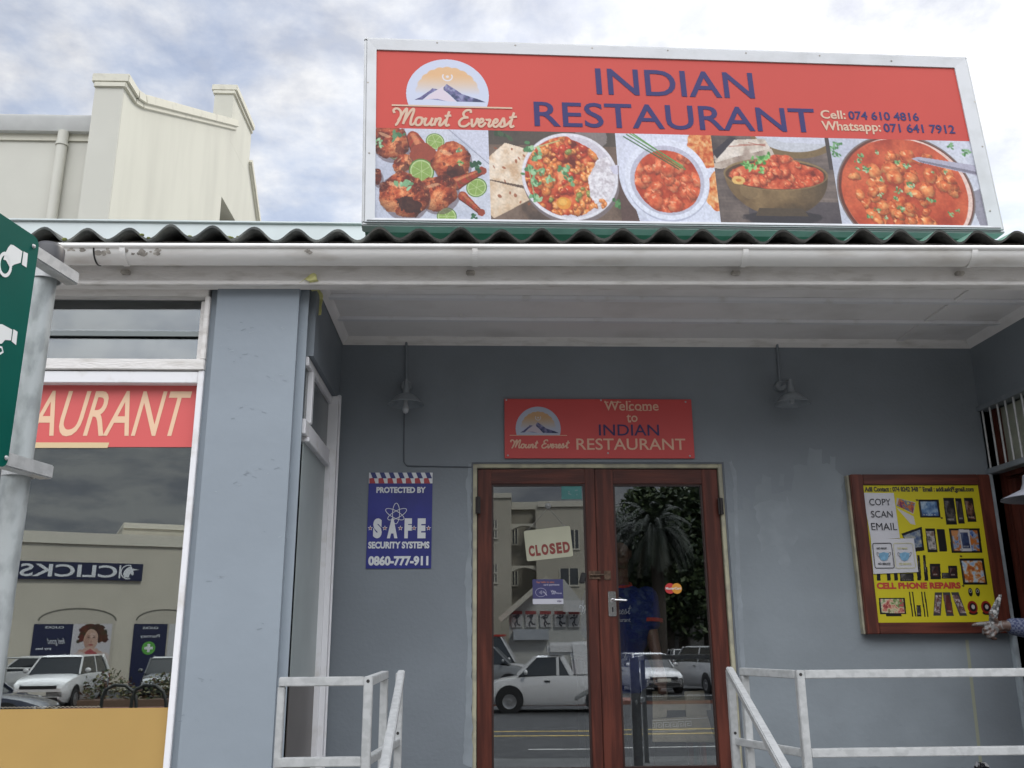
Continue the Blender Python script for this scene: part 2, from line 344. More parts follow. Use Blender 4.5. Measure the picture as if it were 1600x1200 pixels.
frost = M('frosted film', (.33, .37, .37), .35, var=.04)
film_grey = M('brown grey film', (.125, .112, .105), .4, var=.05)
mustard = M('mustard film', (.40, .255, .082), .42, var=.04, vs=1.5)
tape_y = M('masking tape', (.55, .53, .22), .6, var=.1, vs=30)

# ================================================================= THE SHOP
shop = thing('shop_building', 'blue grey single storey restaurant front with recessed entrance and corrugated roof', 'building', (0, 0, 0))
YF, YG = -1.05, -0.975                     # facade plane, shop window glass
PL_BACK = Plane((0, 0, 0), (1, 0, 0))
zc = 3.437                                 # soffit
dx0, dx1, dzt = oy(736, 900, 0).x, oy(1150, 1000, 0).x, oy(900, 722, 0).z
lx0, lx1 = oy(745, 950, .05).x, oy(1143, 950, .05).x
dx0 = oy(736.5, 800, 0).x; dx1 = oy(1136, 800, 0).x
XL, XR = -.83, 3.222
b = MB()
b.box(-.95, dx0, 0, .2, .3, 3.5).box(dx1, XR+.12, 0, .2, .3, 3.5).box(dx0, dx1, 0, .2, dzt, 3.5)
b.build('back_wall', shaded_wall_paint, shop)
# pillar and the left side wall of the recess with its tall window
px0 = oy(297, 800, YF).x
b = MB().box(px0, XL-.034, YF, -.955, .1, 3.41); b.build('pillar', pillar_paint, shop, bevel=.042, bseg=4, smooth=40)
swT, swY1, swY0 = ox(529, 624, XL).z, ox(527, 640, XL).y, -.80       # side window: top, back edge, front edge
b = MB().box(XL-.12, XL-.005, swY1+.0, .0, .1, 3.44).box(XL-.12, XL-.005, -.95, swY1, swT+.002, 3.44); b.build('side_wall', shaded_wall_paint, shop)
# right side wall of the recess with the barred doorway
_gy, _gz = ox(1524, 650, XR).y, ox(1522, 645, XR).z+.02
rw = MB().box(XR, XR+.15, _gy, 0, .3, 3.44).box(XR, XR+.15, YF, _gy, _gz, 3.44); rw.build('side_wall', shaded_wall_paint, shop)
# embossed marks on the pillar, their shade and light painted as flat flecks
_pf = Plane((0, YF-.0008, 0), (1, 0, 0)); _r = random.Random(21); _c1, _c2 = MB(), MB()
for px, py, n in ((372, 512, 5), (385, 560, 4), (350, 545, 3), (395, 640, 5), (440, 590, 4), (405, 740, 7), (420, 725, 4), (355, 760, 3), (430, 830, 3), (345, 900, 3), (410, 980, 3), (330, 1060, 3), (455, 520, 3), (350, 650, 3), (300, 1120, 3)):
    for _ in range(n):
        u, v = _pf.uv(px+_r.uniform(-22, 22), py+_r.uniform(-9, 9)); L_ = _r.uniform(.006, .03); a = _r.uniform(-.5, .5)
        pts = [(u+L_*(t-.5)*math.cos(a)-.002*_r.uniform(.3, 1.4)*s*math.sin(math.pi*min(.95, max(.05, t))), v+L_*(t-.5)*math.sin(a)+.0022*_r.uniform(.3, 1.4)*s) for s, ts in ((1, (0, .3, .6, 1)), (-1, (1, .7, .35, 0))) for t in ts]
        flat(_c1 if _r.random() < .6 else _c2, _pf, pts, 0)
_c1.build('mark_shade', M('painted mark shade', (.185, .215, .245), .8), shop); _c2.build('mark_light', M('painted mark light', (.26, .30, .335), .6), shop)
# ragged paint edges where the wall meets the door frame, and lighter patches
R2 = random.Random(3)
def patch(pts, pl=PL_BACK, h=.0012, jag=.012, name='paint_patch', mat=patch_paint):
    P = []
    for i in range(len(pts)):
        a, c = Vector(pts[i]), Vector(pts[(i+1) % len(pts)]); n = max(2, int((c-a).length/.035))
        for k in range(n): q = a.lerp(c, k/n); P.append((q.x+R2.uniform(-jag, jag), q.y+R2.uniform(-jag, jag)))
    return flat(MB(), pl, P, h).build(name, mat, shop)
U = PL_BACK.uv
patch([U(733, 724), U(728, 760), U(733, 850), U(726, 900), U(730, 1010), U(724, 1195), U(738, 1200), U(736, 724)], jag=.006)
patch([U(1139, 722), U(1146, 760), U(1150, 900), U(1166, 1195), U(1172, 1195), U(1155, 850), U(1150, 735), U(1142, 720)], jag=.005)
patch([U(1180, 790), U(1234, 778), U(1246, 830), U(1222, 900), U(1212, 850), U(1188, 860)], jag=.02, mat=M('thin paint patch', (.214, .243, .266), .7, var=.06, vs=8))
# the lower wall right of the door has had a fresh, paler coat with a ragged brushed top
patch([U(1137, 800), U(1176, 796), U(1180, 758), U(1204, 752), U(1208, 770), U(1238, 766), U(1240, 726), U(1292, 724), U(1318, 745), U(1316, 800), U(1346, 812), U(1352, 1000), U(1512, 1004), U(1534, 1200), U(1170, 1200)], jag=.012, h=.0008, mat=M('paler fresh coat', (.198, .226, .248), .7, var=.05, vs=3, bump=.2, bs=30))
for px, y0, y1, wd in ((1190, 742, 770, 14), (1216, 738, 760, 10), (1262, 700, 730, 22), (1296, 712, 740, 9), (1160, 778, 800, 12), (1330, 790, 815, 8)): patch([U(px, y1), U(px+1, y0), U(px+wd, y0+3), U(px+wd, y1)], jag=.006, h=.0009, mat=MATS['paler fresh coat'])
# soffit, battens, cornice
b = MB().box(XL-.1, 6.2, -1.04, .1, zc, zc+.02); b.build('soffit', soffit_white, shop)
for k, (py, wd) in enumerate(((463, .045), (497, .04))):
    Y = oz(800, py, zc).y; MB().box(XL, 6.2, Y-wd/2, Y+wd/2, zc-.022, zc-.0004).build('batten', white_trim, shop, bevel=.003)
p0, p1 = oz(1478, 480, zc), oz(1330, 520, zc)
MB().bar((p0.x, -.96, zc-.006), (p0.x, -.04, zc-.006), .045, .011).build('batten', soffit_white, shop)
p0 = oz(722, 480, zc); MB().bar((p0.x, -.46, zc-.004), (p0.x, -.05, zc-.004), .03, .006).build('batten', soffit_white, shop)
MB().prism([(XL, 0, zc), (XL, -.045, zc), (XL, -.03, zc-.02), (XL, 0, zc-.045)], (XR-XL, 0, 0)).build('cornice', white_old, shop)
MB().prism([(XR, 0, zc), (XR-.045, 0, zc), (XR-.03, 0, zc-.02), (XR, 0, zc-.045)], (0, -1.0, 0)).build('cornice', soffit_white, shop)
MB().prism([(XL, 0, zc), (XL+.04, 0, zc), (XL+.028, 0, zc-.02), (XL, 0, zc-.04)], (0, -.95, 0)).build('cornice', soffit_white, shop)
# fascia, gutter, roof edge (they climb a little to the right, as the real ones do)
SL = .0085
def zs(z, x): return z+SL*x
gx0, gx1 = -6, 6.2
def sloped(y0, y1, z0, z1, x0=gx0, x1=gx1, m=None):
    return (m or MB()).hexa([(x0, y0, zs(z0, x0)), (x1, y0, zs(z0, x1)), (x1, y1, zs(z0, x1)), (x0, y1, zs(z0, x0)), (x0, y0, zs(z1, x0)), (x1, y0, zs(z1, x1)), (x1, y1, zs(z1, x1)), (x0, y1, zs(z1, x0))])
fz0 = oy(700, 442, -1.10).z - SL*oy(700, 442, -1.10).x
sloped(-1.10, -1.045, fz0, fz0+.21).build('fascia', white_old, shop, bevel=.004)
sloped(-1.112, -1.035, fz0-.014, fz0+.008).build('fascia_bead', white_old, shop, bevel=.003)
gt = oy(700, 386, -1.245); gz = gt.z-SL*gt.x               # gutter lip
gr, gy = .068, -1.175
prof = [(gy+gr*math.cos(rad(a)), gz+gr*math.sin(rad(a))) for a in range(180, 361, 12)]
pin = [(gy+(gr-.006)*math.cos(rad(a)), gz+(gr-.006)*math.sin(rad(a))) for a in range(360, 179, -12)]
pp = prof+pin
n_ = len(pp); g = MB()
sec = [gx0, -2.2, -1.72, -1.71, 1.0, 3.4, gx1]
g.add([(x, y, zs(z, x)) for x in (gx0, gx1) for y, z in pp], [(i, (i+1) % n_, (i+1) % n_+n_, i+n_) for i in range(n_)])
gut = g.build('gutter', gutter_white, shop, smooth=40)
b = MB(); b.tube([(x, gy-gr, zs(gz+.004, x)) for x in (gx0, gx1)], .0135, 10); b.build('gutter_lip', gutter_white, gut, smooth=50)
for px in (190, 742, 1166, 1524):
    x = oy(px, 400, gy-gr).x; b = MB()
    arc = [(x+.012*0, gy+(gr+.004)*math.cos(rad(a)), zs(gz, x)+(gr+.004)*math.sin(rad(a))) for a in range(176, 285, 8)]
    for q0, q1 in zip(arc, arc[1:]): b.bar(q0, q1, .028, .005, up=(0, (q0[1]-gy), q0[2]-zs(gz, x)))
    b.build('gutter_bracket', gutter_white, gut, smooth=40)
    MB().box(x-.045, x+.0, -1.13, -1.10, zs(gz-gr-.028, x), zs(gz-gr-.008, x)).build('bracket_bolt', grime, gut, bevel=.004)
xj = oy(145, 400, gy-gr).x; b = MB(); arc = [(xj, gy+(gr+.002)*math.cos(rad(a)), zs(gz, xj)+(gr+.002)*math.sin(rad(a))) for a in range(176, 300, 8)]
for q0, q1 in zip(arc, arc[1:]): b.bar(q0, q1, .007, .004, up=(0, q0[1]-gy, q0[2]-zs(gz, xj)))
b.build('gutter_joint', black, gut)
def gpatch(px0, px1, a0, a1, seed, n):                        # flaked paint on the gutter
    r = random.Random(seed); b = MB()
    for _ in range(n):
        x = oy(r.uniform(px0, px1), 395, gy-gr).x; a = r.uniform(a0, a1); s = r.uniform(.004, .018)
        pts = []
        for k in range(9):
            t = 2*math.pi*k/9; q = r.uniform(.6, 1.2); xx = x+math.cos(t)*s*q*1.1; aa = a+math.sin(t)*s*q*600
            pts.append((xx, gy+(gr+.0012)*math.cos(rad(aa)), zs(gz, xx)+(gr+.0012)*math.sin(rad(aa))))
        b.poly(pts)
    b.build('bare_patch', grime, gut)
gpatch(150, 172, 190, 215, 1, 14); gpatch(195, 250, 192, 215, 2, 16); gpatch(105, 130, 190, 200, 4, 7); gpatch(470, 490, 195, 205, 5, 3)
# corrugated fibre-cement roof: one sheet with thickness, seen from below at its edge
pitch, amp = .2135, .0345
xa = oy(137, 345, -1.13).x                                     # a crest
rz0 = oy(137, 362, -1.13).z-SL*xa - .004
rs = math.tan(rad(7.5)); xs = np.arange(-3.4, 6.2, pitch/14); rows = [-1.13, -.9, 0, 2.0, 4.6]
_cj = [random.Random(k*7+1).uniform(-.005, .005) for k in range(80)]
def corr(x):
    k = (x-xa)/pitch; i = math.floor(k); f = k-i; j = _cj[i % 80]*(1-f)+_cj[(i+1) % 80]*f
    return (amp+j*.5)*math.cos(2*math.pi*k)+j+(.006 if (i % 5) == 2 else 0)*math.sin(math.pi*f)
vs = []; nx = len(xs)
for k, dz in ((0, 0), (1, -.013)):
    for Y in rows: vs += [(x, Y+(.010*math.sin(x*5.3)+.006*math.sin(x*17.1) if Y < -1.1 else 0), zs(rz0, x)+corr(x)+rs*(Y+1.13)+dz) for x in xs]
fs = []
nr = len(rows)
for j in range(nr-1):
    for i in range(nx-1):
        a = j*nx+i; fs.append((a, a+1, a+1+nx, a+nx)); a += nr*nx; fs.append((a+nx, a+nx+1, a+1, a))
fs += [(i, i+nr*nx, i+1+nr*nx, i+1) for i in range(nx-1)]
xg = oy(575, 350, -1.1).x
lo = [f for f in fs if vs[f[0]][0] < xg]; hi = [f for f in fs if vs[f[0]][0] >= xg]
roof = MB(); roof.v = vs; roof.f = lo; roof.build('roof', fibre, shop, smooth=60)
# the right part is painted green on top, still bare underneath
top_hi = [f for f in hi if max(f) < nr*nx]; rest = [f for f in hi if max(f) >= nr*nx]
r_ = MB(); r_.v = vs; r_.f = top_hi; r_.build('painted_roof', green_paint, shop, smooth=60)
r_ = MB(); r_.v = vs; r_.f = rest; r_.build('roof_underside', M('dusty fibre cement', (.036, .036, .032), .9, var=.3, vs=10, bump=.4, bs=30), shop, smooth=60)
# closing board under the crests, moss in the troughs
sloped(-1.045, -1.01, fz0+.20, rz0-amp*.25).build('closing_board', M('dark closing board', (.10, .092, .085), .85, var=.25, vs=15), shop)
R3 = random.Random(9); mo = MB()
for k in range(-7, 4):
    xt = xa+pitch*(k+.5)
    for _ in range(R3.choice((1, 3, 6, 8))):
        x = xt+R3.gauss(0, .025); s = R3.uniform(.004, .011)
        mo.ball((x, -1.128+R3.uniform(-.004, .02), zs(rz0, x)+corr(x)+.003), (s*1.4, s, s*.8), 8)
mo.build('moss', moss, shop, smooth=60)
# pale box gutter of the roof behind
b = MB(); q0, q1 = oy(18, 342, 2.2), oy(575, 353, 2.2)
b.box(q0.x-2.5, q1.x+.2, 2.2, 2.5, q0.z-.25, q0.z-.008); b.box(q0.x-2.5, q1.x+.2, 2.18, 2.5, q0.z-.022, q0.z)
b.build('box_gutter', sheet, shop, bevel=.006)
# facade right of the recess and masses that keep the interior dark
b = MB().box(XR+.15, 6.2, YF, -.9, .1, 3.42).box(XR+.15, 6.2, -.9, 4.6, .1, 3.42); b.build('right_wing', shaded_wall_paint, shop)
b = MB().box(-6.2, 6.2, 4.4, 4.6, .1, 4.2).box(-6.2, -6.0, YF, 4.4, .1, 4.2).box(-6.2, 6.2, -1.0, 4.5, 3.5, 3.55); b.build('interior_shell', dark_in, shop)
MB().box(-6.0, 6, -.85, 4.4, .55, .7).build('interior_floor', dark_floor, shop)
MB().box(-6.0, px0, -.955, -.9, .1, 1.0).build('window_dwarf_wall', shaded_wall_paint, shop)

# ---- shop window on the left
G = Plane((0, YG, 0), (1, 0, 0)); FRY = -1.03
W = lambda py, Y=FRY, px=200: oy(px, py, Y).z
xr_out = px0+.002; xr_in = oy(297-7, 800, FRY).x
frame = MB()
frame.box(xr_in, xr_out, FRY, YG+.02, .3, W(578)).box(-6, xr_in, FRY, YG+.02, W(598), W(580))
frame.box(-6, xr_in, FRY+.012, YG+.018, .3, .5)
win = frame.build('shop_window_frame', white_trim, shop, bevel=.003)
b = MB().box(-6, xr_in, YG, YG+.006, .4, W(596)); b.build('pane', win_glass, win)
fan = MB(); fxi = oy(316, 520, FRY).x
fan.box(-6, xr_out, FRY-.01, YG+.03, W(578), W(561)).box(-6, xr_out-.01, FRY-.004, YG+.03, W(462), W(444)+.02).box(fxi, xr_out, FRY-.004, YG+.03, W(561), W(462))
fan.box(fxi-.028, fxi-.004, FRY+.03, YG+.04, W(561), W(466))
fl = fan.build('fanlight_frame', white_old, shop, bevel=.004)
zA, zB, zC = W(560, YG), W(522, YG), W(470, YG)
zo = .0
for k, (z0, z1) in enumerate(((zA-.02, zB+.03), (zB-.005, zC+.05))):
    MB().hexa([(-6, YG-.012, z0), (fxi-.02, YG-.012, z0), (fxi-.02, YG-.006, z0), (-6, YG-.006, z0), (-6, YG+.012, z1), (fxi-.02, YG+.012, z1), (fxi-.02, YG+.018, z1), (-6, YG+.018, z1)]).build('louvre', fan_glass, fl)
MB().box(-6, fxi-.02, YG-.013, YG-.002, zB-.014, zB+.012).build('louvre_edge', M('green glass edge', (.24, .27, .27), .25), fl)
MB().box(-6, px0+.02, -1.06, YG, W(444)+.018, fz0+.06).build('window_header', white_old, shop, bevel=.006)
# mustard film with a scalloped lace edge
zt = oy(130, 1107, YG).z; b = MB(); b.poly([(x, YG-.0015, z) for x, z in ((-6, .42), (xr_in, .42), (xr_in, zt), (-6, zt))]); b.build('window_film', mustard, win)
lace = MB(); xe = oy(150, 1107, YG).x; x = -2.6
while x < xe:
    ribbon(lace, Plane((0, YG-.002, 0), (1, 0, 0)), [(x+.02*i/6, zt+.004+.006*math.sin(math.pi*i/6)) for i in range(7)], .0025, 0); x += .02
lace.build('lace_edge', M('lace', (.28, .25, .2), .7), win)

# ---- tall window in the left side wall
S = Plane((XL, 0, 0), (0, -1, 0)); SX = lambda px, py: ox(px, py, XL)
yb_, yf_ = swY1, -.952
zt_ = swT; ztr1, ztr0 = ox(520, 700, XL).z, ox(520, 722, XL).z
fr = MB(); X0, X1 = XL-.07, XL+.012
fr.box(X0, X1, yb_-.05, yb_, .3, zt_).box(X0, XL-.05, yf_, yf_+.03, .3, zt_).box(X0, XL-.028, yf_, yb_-.05, zt_-.05, zt_).box(X0, XL-.026, yf_, yb_-.05, ztr0, ztr1)
fr.box(X0, XL-.02, ox(490, 600, XL-.02).y-.02, ox(490, 600, XL-.02).y+.025, ztr1, zt_-.05)
sw = fr.build('side_window_frame', white_trim, shop, bevel=.004)
MB().box(XL-.005, XL+.02, yb_, yb_+.02, .3, zt_+.02).build('architrave', white_trim, sw, bevel=.004)
MB().box(X0, X1-.03, yb_-.075, yb_-.05, .3, ztr0).box(X0, X1-.03, yf_+.075, yb_-.075, ztr0-.025, ztr0).build('sash', white_trim, sw, bevel=.003)
zfm = ox(478, 1065, XL-.045).z
MB().box(XL-.05, XL-.045, yf_+.075, yb_-.075, zfm, ztr0-.025).build('frosted_pane', frost, sw)
MB().box(XL-.05, XL-.045, yf_+.075, yb_-.075, .3, zfm).build('film_pane', film_grey, sw)
MB().box(XL-.05, XL-.046, yf_+.05, yb_-.05, ztr1, zt_-.05).build('fanlight_pane', M('grey obscured glass', (.12, .135, .14), .25), sw)

# ---- double entrance door
df = MB(); e_ = .034
df.box(dx0, dx0+e_, .012, .12, .3, dzt).box(dx1-e_, dx1+.035, .012, .12, .3, dzt).box(dx0+e_, dx1-e_, .012, .12, dzt-e_, dzt)
dfr = df.build('door_frame', cream, shop, bevel=.003)
ee = .009; MB().box(dx0+.0005, dx0+ee, .004, .013, .3, dzt-.0005).box(dx1-ee, dx1-.0005, .004, .013, .3, dzt-.0005).box(dx0+ee, dx1-ee, .004, .013, dzt-ee, dzt-.0005).build('frame_shadow_line', frame_shadow, dfr)  # dark strip painting the shadow line round the door frame
zl1 = oy(900, 733, .03).z; zl0 = .72; DY = .03
xL0, xLm = dx0+e_+.003, oy(933, 900, DY).x; xR1 = dx1-e_-.003
def leaf(x0, x1, ang, hinge_right, glx0, glx1, gz1):
    """a framed glass door leaf turning about its hinge edge"""
    u = Vector((math.cos(ang), math.sin(ang), 0)); hx = x1 if hinge_right else x0
    T = lambda x, y, z: tuple(Vector((hx, DY, 0))+u*(x-hx)+Vector((-u.y, u.x, 0))*y+Vector((0, 0, z)))
    def bx(m, a0, a1, y0, y1, z0, z1): return m.hexa([T(*c) for c in ((a0, y0, z0), (a1, y0, z0), (a1, y1, z0), (a0, y1, z0), (a0, y0, z1), (a1, y0, z1), (a1, y1, z1), (a0, y1, z1))])
    d = bx(MB(), x0, glx0, 0, .042, zl0, zl1).build('door_leaf', mahog, shop, bevel=.004); bx(MB(), glx1, x1, 0, .042, zl0, zl1).build('stile', mahog, d, bevel=.004)
    bx(MB(), glx0, glx1, .001, .041, gz1, zl1-.0005).build('rail', mahog_h, d, bevel=.004); bx(MB(), glx0, glx1, .001, .041, zl0, zl0+.16).build('rail', mahog_h, d, bevel=.004)
    bd = MB(); o = .012
    for a in ((glx0, glx0+o, zl0+.16, gz1), (glx1-o, glx1, zl0+.16, gz1), (glx0+o, glx1-o, gz1-o, gz1), (glx0+o, glx1-o, zl0+.16, zl0+.16+o)): bx(bd, a[0], a[1], .008, .034, a[2], a[3])
    bd.build('glazing_bead', M('dark bead', (.03, .012, .01), .45), d, bevel=.003)
    pn = MB(); bx(pn, glx0, glx1, .02, .025, zl0+.16, gz1); pn.build('pane', door_glass, d)
    return d, Plane(T(hx, .0195, 0), u), Plane(T(hx, 0, 0), u)
glz = oy(840, 757, DY+.01).z
L1, PGL, PFL = leaf(xL0, xLm, rad(-1.5), False, oy(768, 850, DY).x, oy(916, 850, DY).x, glz)
TH = rad(.5)
L2, PGR, PFR = leaf(xLm+.004, xR1, TH, True, oy(961, 850, DY).x, oy(1103, 850, DY).x, glz)
for X, (z0, z1), d in ((xL0-.012, (oy(745, 803, .02).z, oy(745, 777, .02).z), L1), (xR1-.014, (oy(1130, 804, .02).z, oy(1130, 779, .02).z), L2)):
    b = MB().box(X, X+.03, -.004, .014, z0, z1); b.tube([(X+.015, -.008, z0), (X+.015, -.008, z1)], .008, 10); b.build('hinge', M('dark hinge', (.04, .035, .035), .5, metal=.5), d, smooth=40)
# handle plate, lever, keyhole, rim lock, hasp
hp0, hp1 = PFR.uv(951, 963), PFR.uv(962, 924)
b = MB(); a = [PFR.p(u, v, 0) for u, v in ((hp0[0], hp0[1]), (hp1[0], hp0[1]), (hp1[0], hp1[1]), (hp0[0], hp1[1]))]
b.prism(a, PFR.n*.008); hd = b.build('handle', chrome, L2, bevel=.003)
u0, v0 = PFR.uv(957, 938); MB().tube([PFR.p(u0, v0, .005), PFR.p(u0, v0, .045), PFR.p(u0+.012, v0, .052), PFR.p(u0+.075, v0-.003, .052)], [.011, .009, .008, .0065], 12).build('lever', chrome, hd, smooth=50)
u0, v0 = PFR.uv(957, 952); b = MB(); b.box(0, 0, 0, 0, 0, 0); b = MB().prism([PFR.p(u0-.004, v0-.014, .0082), PFR.p(u0+.004, v0-.014, .0082), PFR.p(u0+.004, v0+.012, .0082), PFR.p(u0-.004, v0+.012, .0082)], PFR.n*.001); b.build('keyhole', black, hd)
c0, c1 = PFL.uv(920, 905), PFL.uv(938, 892)
b = MB().prism([PFL.p(c0[0], c0[1], 0), PFL.p(c1[0], c0[1], 0), PFL.p(c1[0], c1[1], 0), PFL.p(c0[0], c1[1], 0)], PFL.n*.006)
b.tube([PFL.p(c0[0]+.01, (c0[1]+c1[1])/2, .012), PFL.p(c1[0]+.02, (c0[1]+c1[1])/2, .012)], .006, 8); b.build('bolt', rustm, L1, bevel=.0015)
c0, c1 = PFR.uv(944, 906), PFR.uv(954, 892)
MB().prism([PFR.p(c0[0], c0[1], 0), PFR.p(c1[0], c0[1], 0), PFR.p(c1[0], c1[1], 0), PFR.p(c0[0], c1[1], 0)], PFR.n*.006).build('bolt_keeper', rustm, L2, bevel=.0015)
c0 = PFL.uv(912, 903); MB().box(0, 0, 0, 0, 0, 0)
MB().bar(PFL.p(c0[0]-.012, c0[1]-.03, -.005), PFL.p(c0[0]+.004, c0[1]+.03, -.005), .03, .02, up=PFL.n).build('lock_case', black, L1, bevel=.004)

# ---- barred doorway in the right side wall
Rr = lambda px, py: ox(px, py, XR)
zb1 = ox(1560, 640, XR).z
gy1, gy0 = Rr(1524, 650).y, YF
zA_, zB_ = Rr(1540, 735).z, Rr(1522, 645).z
fr = MB(); fr.box(XR-.02, XR+.05, gy1-.03, gy1, .7, zB_+.02).box(XR-.02, XR+.05, gy0, gy1-.03, zB_-.01, zB_+.02).box(XR-.022, XR+.05, gy0, gy1-.03, zA_-.035, zA_)
gate_m = M('grey painted steel', (.20, .225, .25), .5, var=.12, vs=12)
gate = fr.build('security_gate', gate_m, shop, bevel=.003)
MB().box(XR-.03, XR-.002, gy1-.10, gy1-.055, .7, zA_-.035).build('gate_post', M('pale gate post', (.30, .34, .37), .45, var=.15, vs=15), gate, bevel=.004)
k = 0; y = gy1-.085
while y > gy0:
    MB().tube([(XR, y, zA_-.01), (XR, y, zB_)], .0065, 8).build('bar', steel, gate, smooth=50); y -= .085
MB().box(XR+.10, XR+.13, -1.0, gy1-.10, zA_, zB_).build('fanlight_board', M('greenish board', (.40, .42, .34), .6, var=.1, vs=6), shop)
MB().box(XR+.06, XR+.12, gy1-.12, gy1-.06, .7, zB_).box(XR+.06, XR+.12, -1.05, gy1-.12, zA_-.06, zA_+.02).build('doorway_frame', mahog, shop, bevel=.004)
MB().box(XR+.10, XR+.14, -1.05, gy1-.12, .7, zA_-.06).build('inner_door', mahog, shop)
MB().box(XR+.06, XR+.098, gy1-.22, gy1-.135, .7, zA_-.08).build('inner_door_stile', mahog, shop, bevel=.004)
pc = MB()
for (a0, a1), (c0, c1) in (((1514, 990), (1518, 990)),):
    q = [U(1508, 1000), U(1513, 1000), U(1535, 1195), U(1530, 1195)]; flat(pc, PL_BACK, q, .0015)
pc.build('paint_line', M('yellowish paint line', (.25, .265, .20), .7), shop)
# porch slab under everything and its steps
porch = MB().box(XL, XR, -2.0, 0, 0, .70).box(-.6, 1.25, -2.28, -2.0, 0, .53).box(-.6, 1.25, -2.56, -2.28, 0, .36).box(-.6, 1.25, -2.84, -2.56, 0, .24)
tag(porch.build('porch_floor', M('grey concrete', (.17, .17, .165), .8, var=.12, vs=6, bump=.2), None, bevel=.01), kind='structure')

# peeling masking tape at the top of the pillar
tpp = [oy(475, 438, -1.122), oy(483, 432.5, -1.12), oy(491, 440, -1.118), oz(493, 452, zc-.055), oz(498, 464, zc-.057)]
_q = oy(497.5, 478, tpp[-1].y); _q2 = oy(496, 493, tpp[-1].y); tpp = [Vector(p) for p in spline(tpp+[_q, _q2], 4)]
r = random.Random(2); tp = MB(); n_ = len(tpp); Wd = Vector((.021, 0, .004))
tp.add([p+Wd*r.uniform(.8, 1.15)+(Vector((0, 0, .017)) if i < 7 else Vector((0, 0, 0))) for i, p in enumerate(tpp)]+[p-Wd*r.uniform(.8, 1.15)-(Vector((0, 0, .012)) if i < 7 else Vector((0, 0, 0))) for i, p in enumerate(tpp)], [(i, i+1, i+1+n_, i+n_) for i in range(n_-1)])
o = tp.build('masking_tape', tape_y, None); sm = o.modifiers.new('thick', 'SOLIDIFY'); sm.thickness = .001
tag(o, 'peeling yellow masking tape hanging from the top corner of the blue pillar', 'tape')
# ================================================================= LOGO + BILLBOARD
red_b = M('billboard red', (.50, .074, .060), .5, var=.03, vs=1, spec=.15)
red_w = M('welcome sign red', (.50, .050, .048), .4, var=.03, vs=2)
red_v = M('banner red', (.60, .10, .096), .45)
navy = M('navy print', (.034, .03, .12), .5, spec=.2); navy_d = M('dark navy print', (.025, .012, .085), .45)
peach = M('peach print', (.52, .35, .245), .45); peach_b = M('banner letters', (.74, .50, .33), .45)
logo_w = M('logo pale blue', (.48, .50, .60), .45); sign_al = M('aluminium trim', (.42, .43, .435), .42, metal=.25, col2=(.33, .335, .335), vs=8, lo=.5, hi=.8)
white_p = M('white print', (.62, .64, .66), .5)
mtn = M('mountain blue', (.09, .10, .21), .5, col2=(.17, .15, .28), vs=22)
def emblem(name, pl, c, r, cut, parent, h=.0025, gain=.62):
    """mountain and sunburst printed in a clipped pale disc: c centre, r radius, cut = height of the flat foot"""
    n = 300; k = n/2/(r*1.02); low = cut-c[1]; rows = int((r*1.02-low)*k)+1; cv = Canvas(n, rows, (206, 212, 232)); cx, cy, R = n/2, r*1.02*k, r*k
    ang = np.arctan2(-(cv.Y-cy), cv.X-cx); d = np.hypot(cv.X-cx, cv.Y-cy)/R
    edge = .765+.028*np.abs(np.sin(ang*11)); t_ = np.clip((cy-cv.Y)/R/.55, 0, 1)
    cv.put(np.clip((edge-d)*40, 0, 1)*t_**.8, (228, 190, 150)); cv.put(np.clip((edge-d)*40, 0, 1)*t_**2.5*.6, (226, 176, 124))
    q = lambda L_: [(cx+x*R, cy-y*R) for x, y in L_]
    mk = cv.pm(q([(-.80, -.18), (-.66, -.1), (-.42, .10), (-.37, .16), (-.27, .14), (-.24, .13), (-.45, -.02), (-.60, -.17)])); cv.tex(mk, [(70, 66, 110), (110, 104, 150), (150, 150, 190)], 16, 3)
    mk = cv.pm(q([(-.02, .29), (-.10, .19), (-.10, .12), (.02, .02), (.22, -.20), (.62, -.20), (.92, -.20), (.72, -.11), (.62, -.08), (.34, .02), (.18, .15), (.02, .26)])); cv.tex(mk, [(52, 56, 96), (82, 92, 130), (112, 104, 150), (146, 150, 184)], 18, 5, 1.2)
    mk = cv.pm(q([(-.08, .25), (-.22, .13), (-.45, -.04), (-.58, -.165), (-.44, -.155), (-.24, -.145), (.0, -.20), (.20, -.205), (.0, .02), (-.11, .11), (-.12, .17)])); cv.put(mk, (222, 208, 220)); cv.poly(q([(-.45, -.15), (-.25, -.135), (-.02, -.20), (-.22, -.175)]), (140, 140, 180))
    dr = np.hypot(cv.X-cx, cv.Y-(cy-.50*R))/R; cv.put(np.clip(.02-np.abs(dr-.115), 0, .01)*100*((cv.Y > cy-.56*R)), (226, 226, 236)); cv.put(np.clip((.045-dr)*60, 0, 1), (226, 222, 226))
    m = (d < 1)*((cv.Y-cy) < -low*k+2)
    return cv.mesh(name, pl, (c[0]-r*1.02, cut), (c[0]+r*1.02, c[1]+r*1.02), h, parent, gain=gain, mask=m)

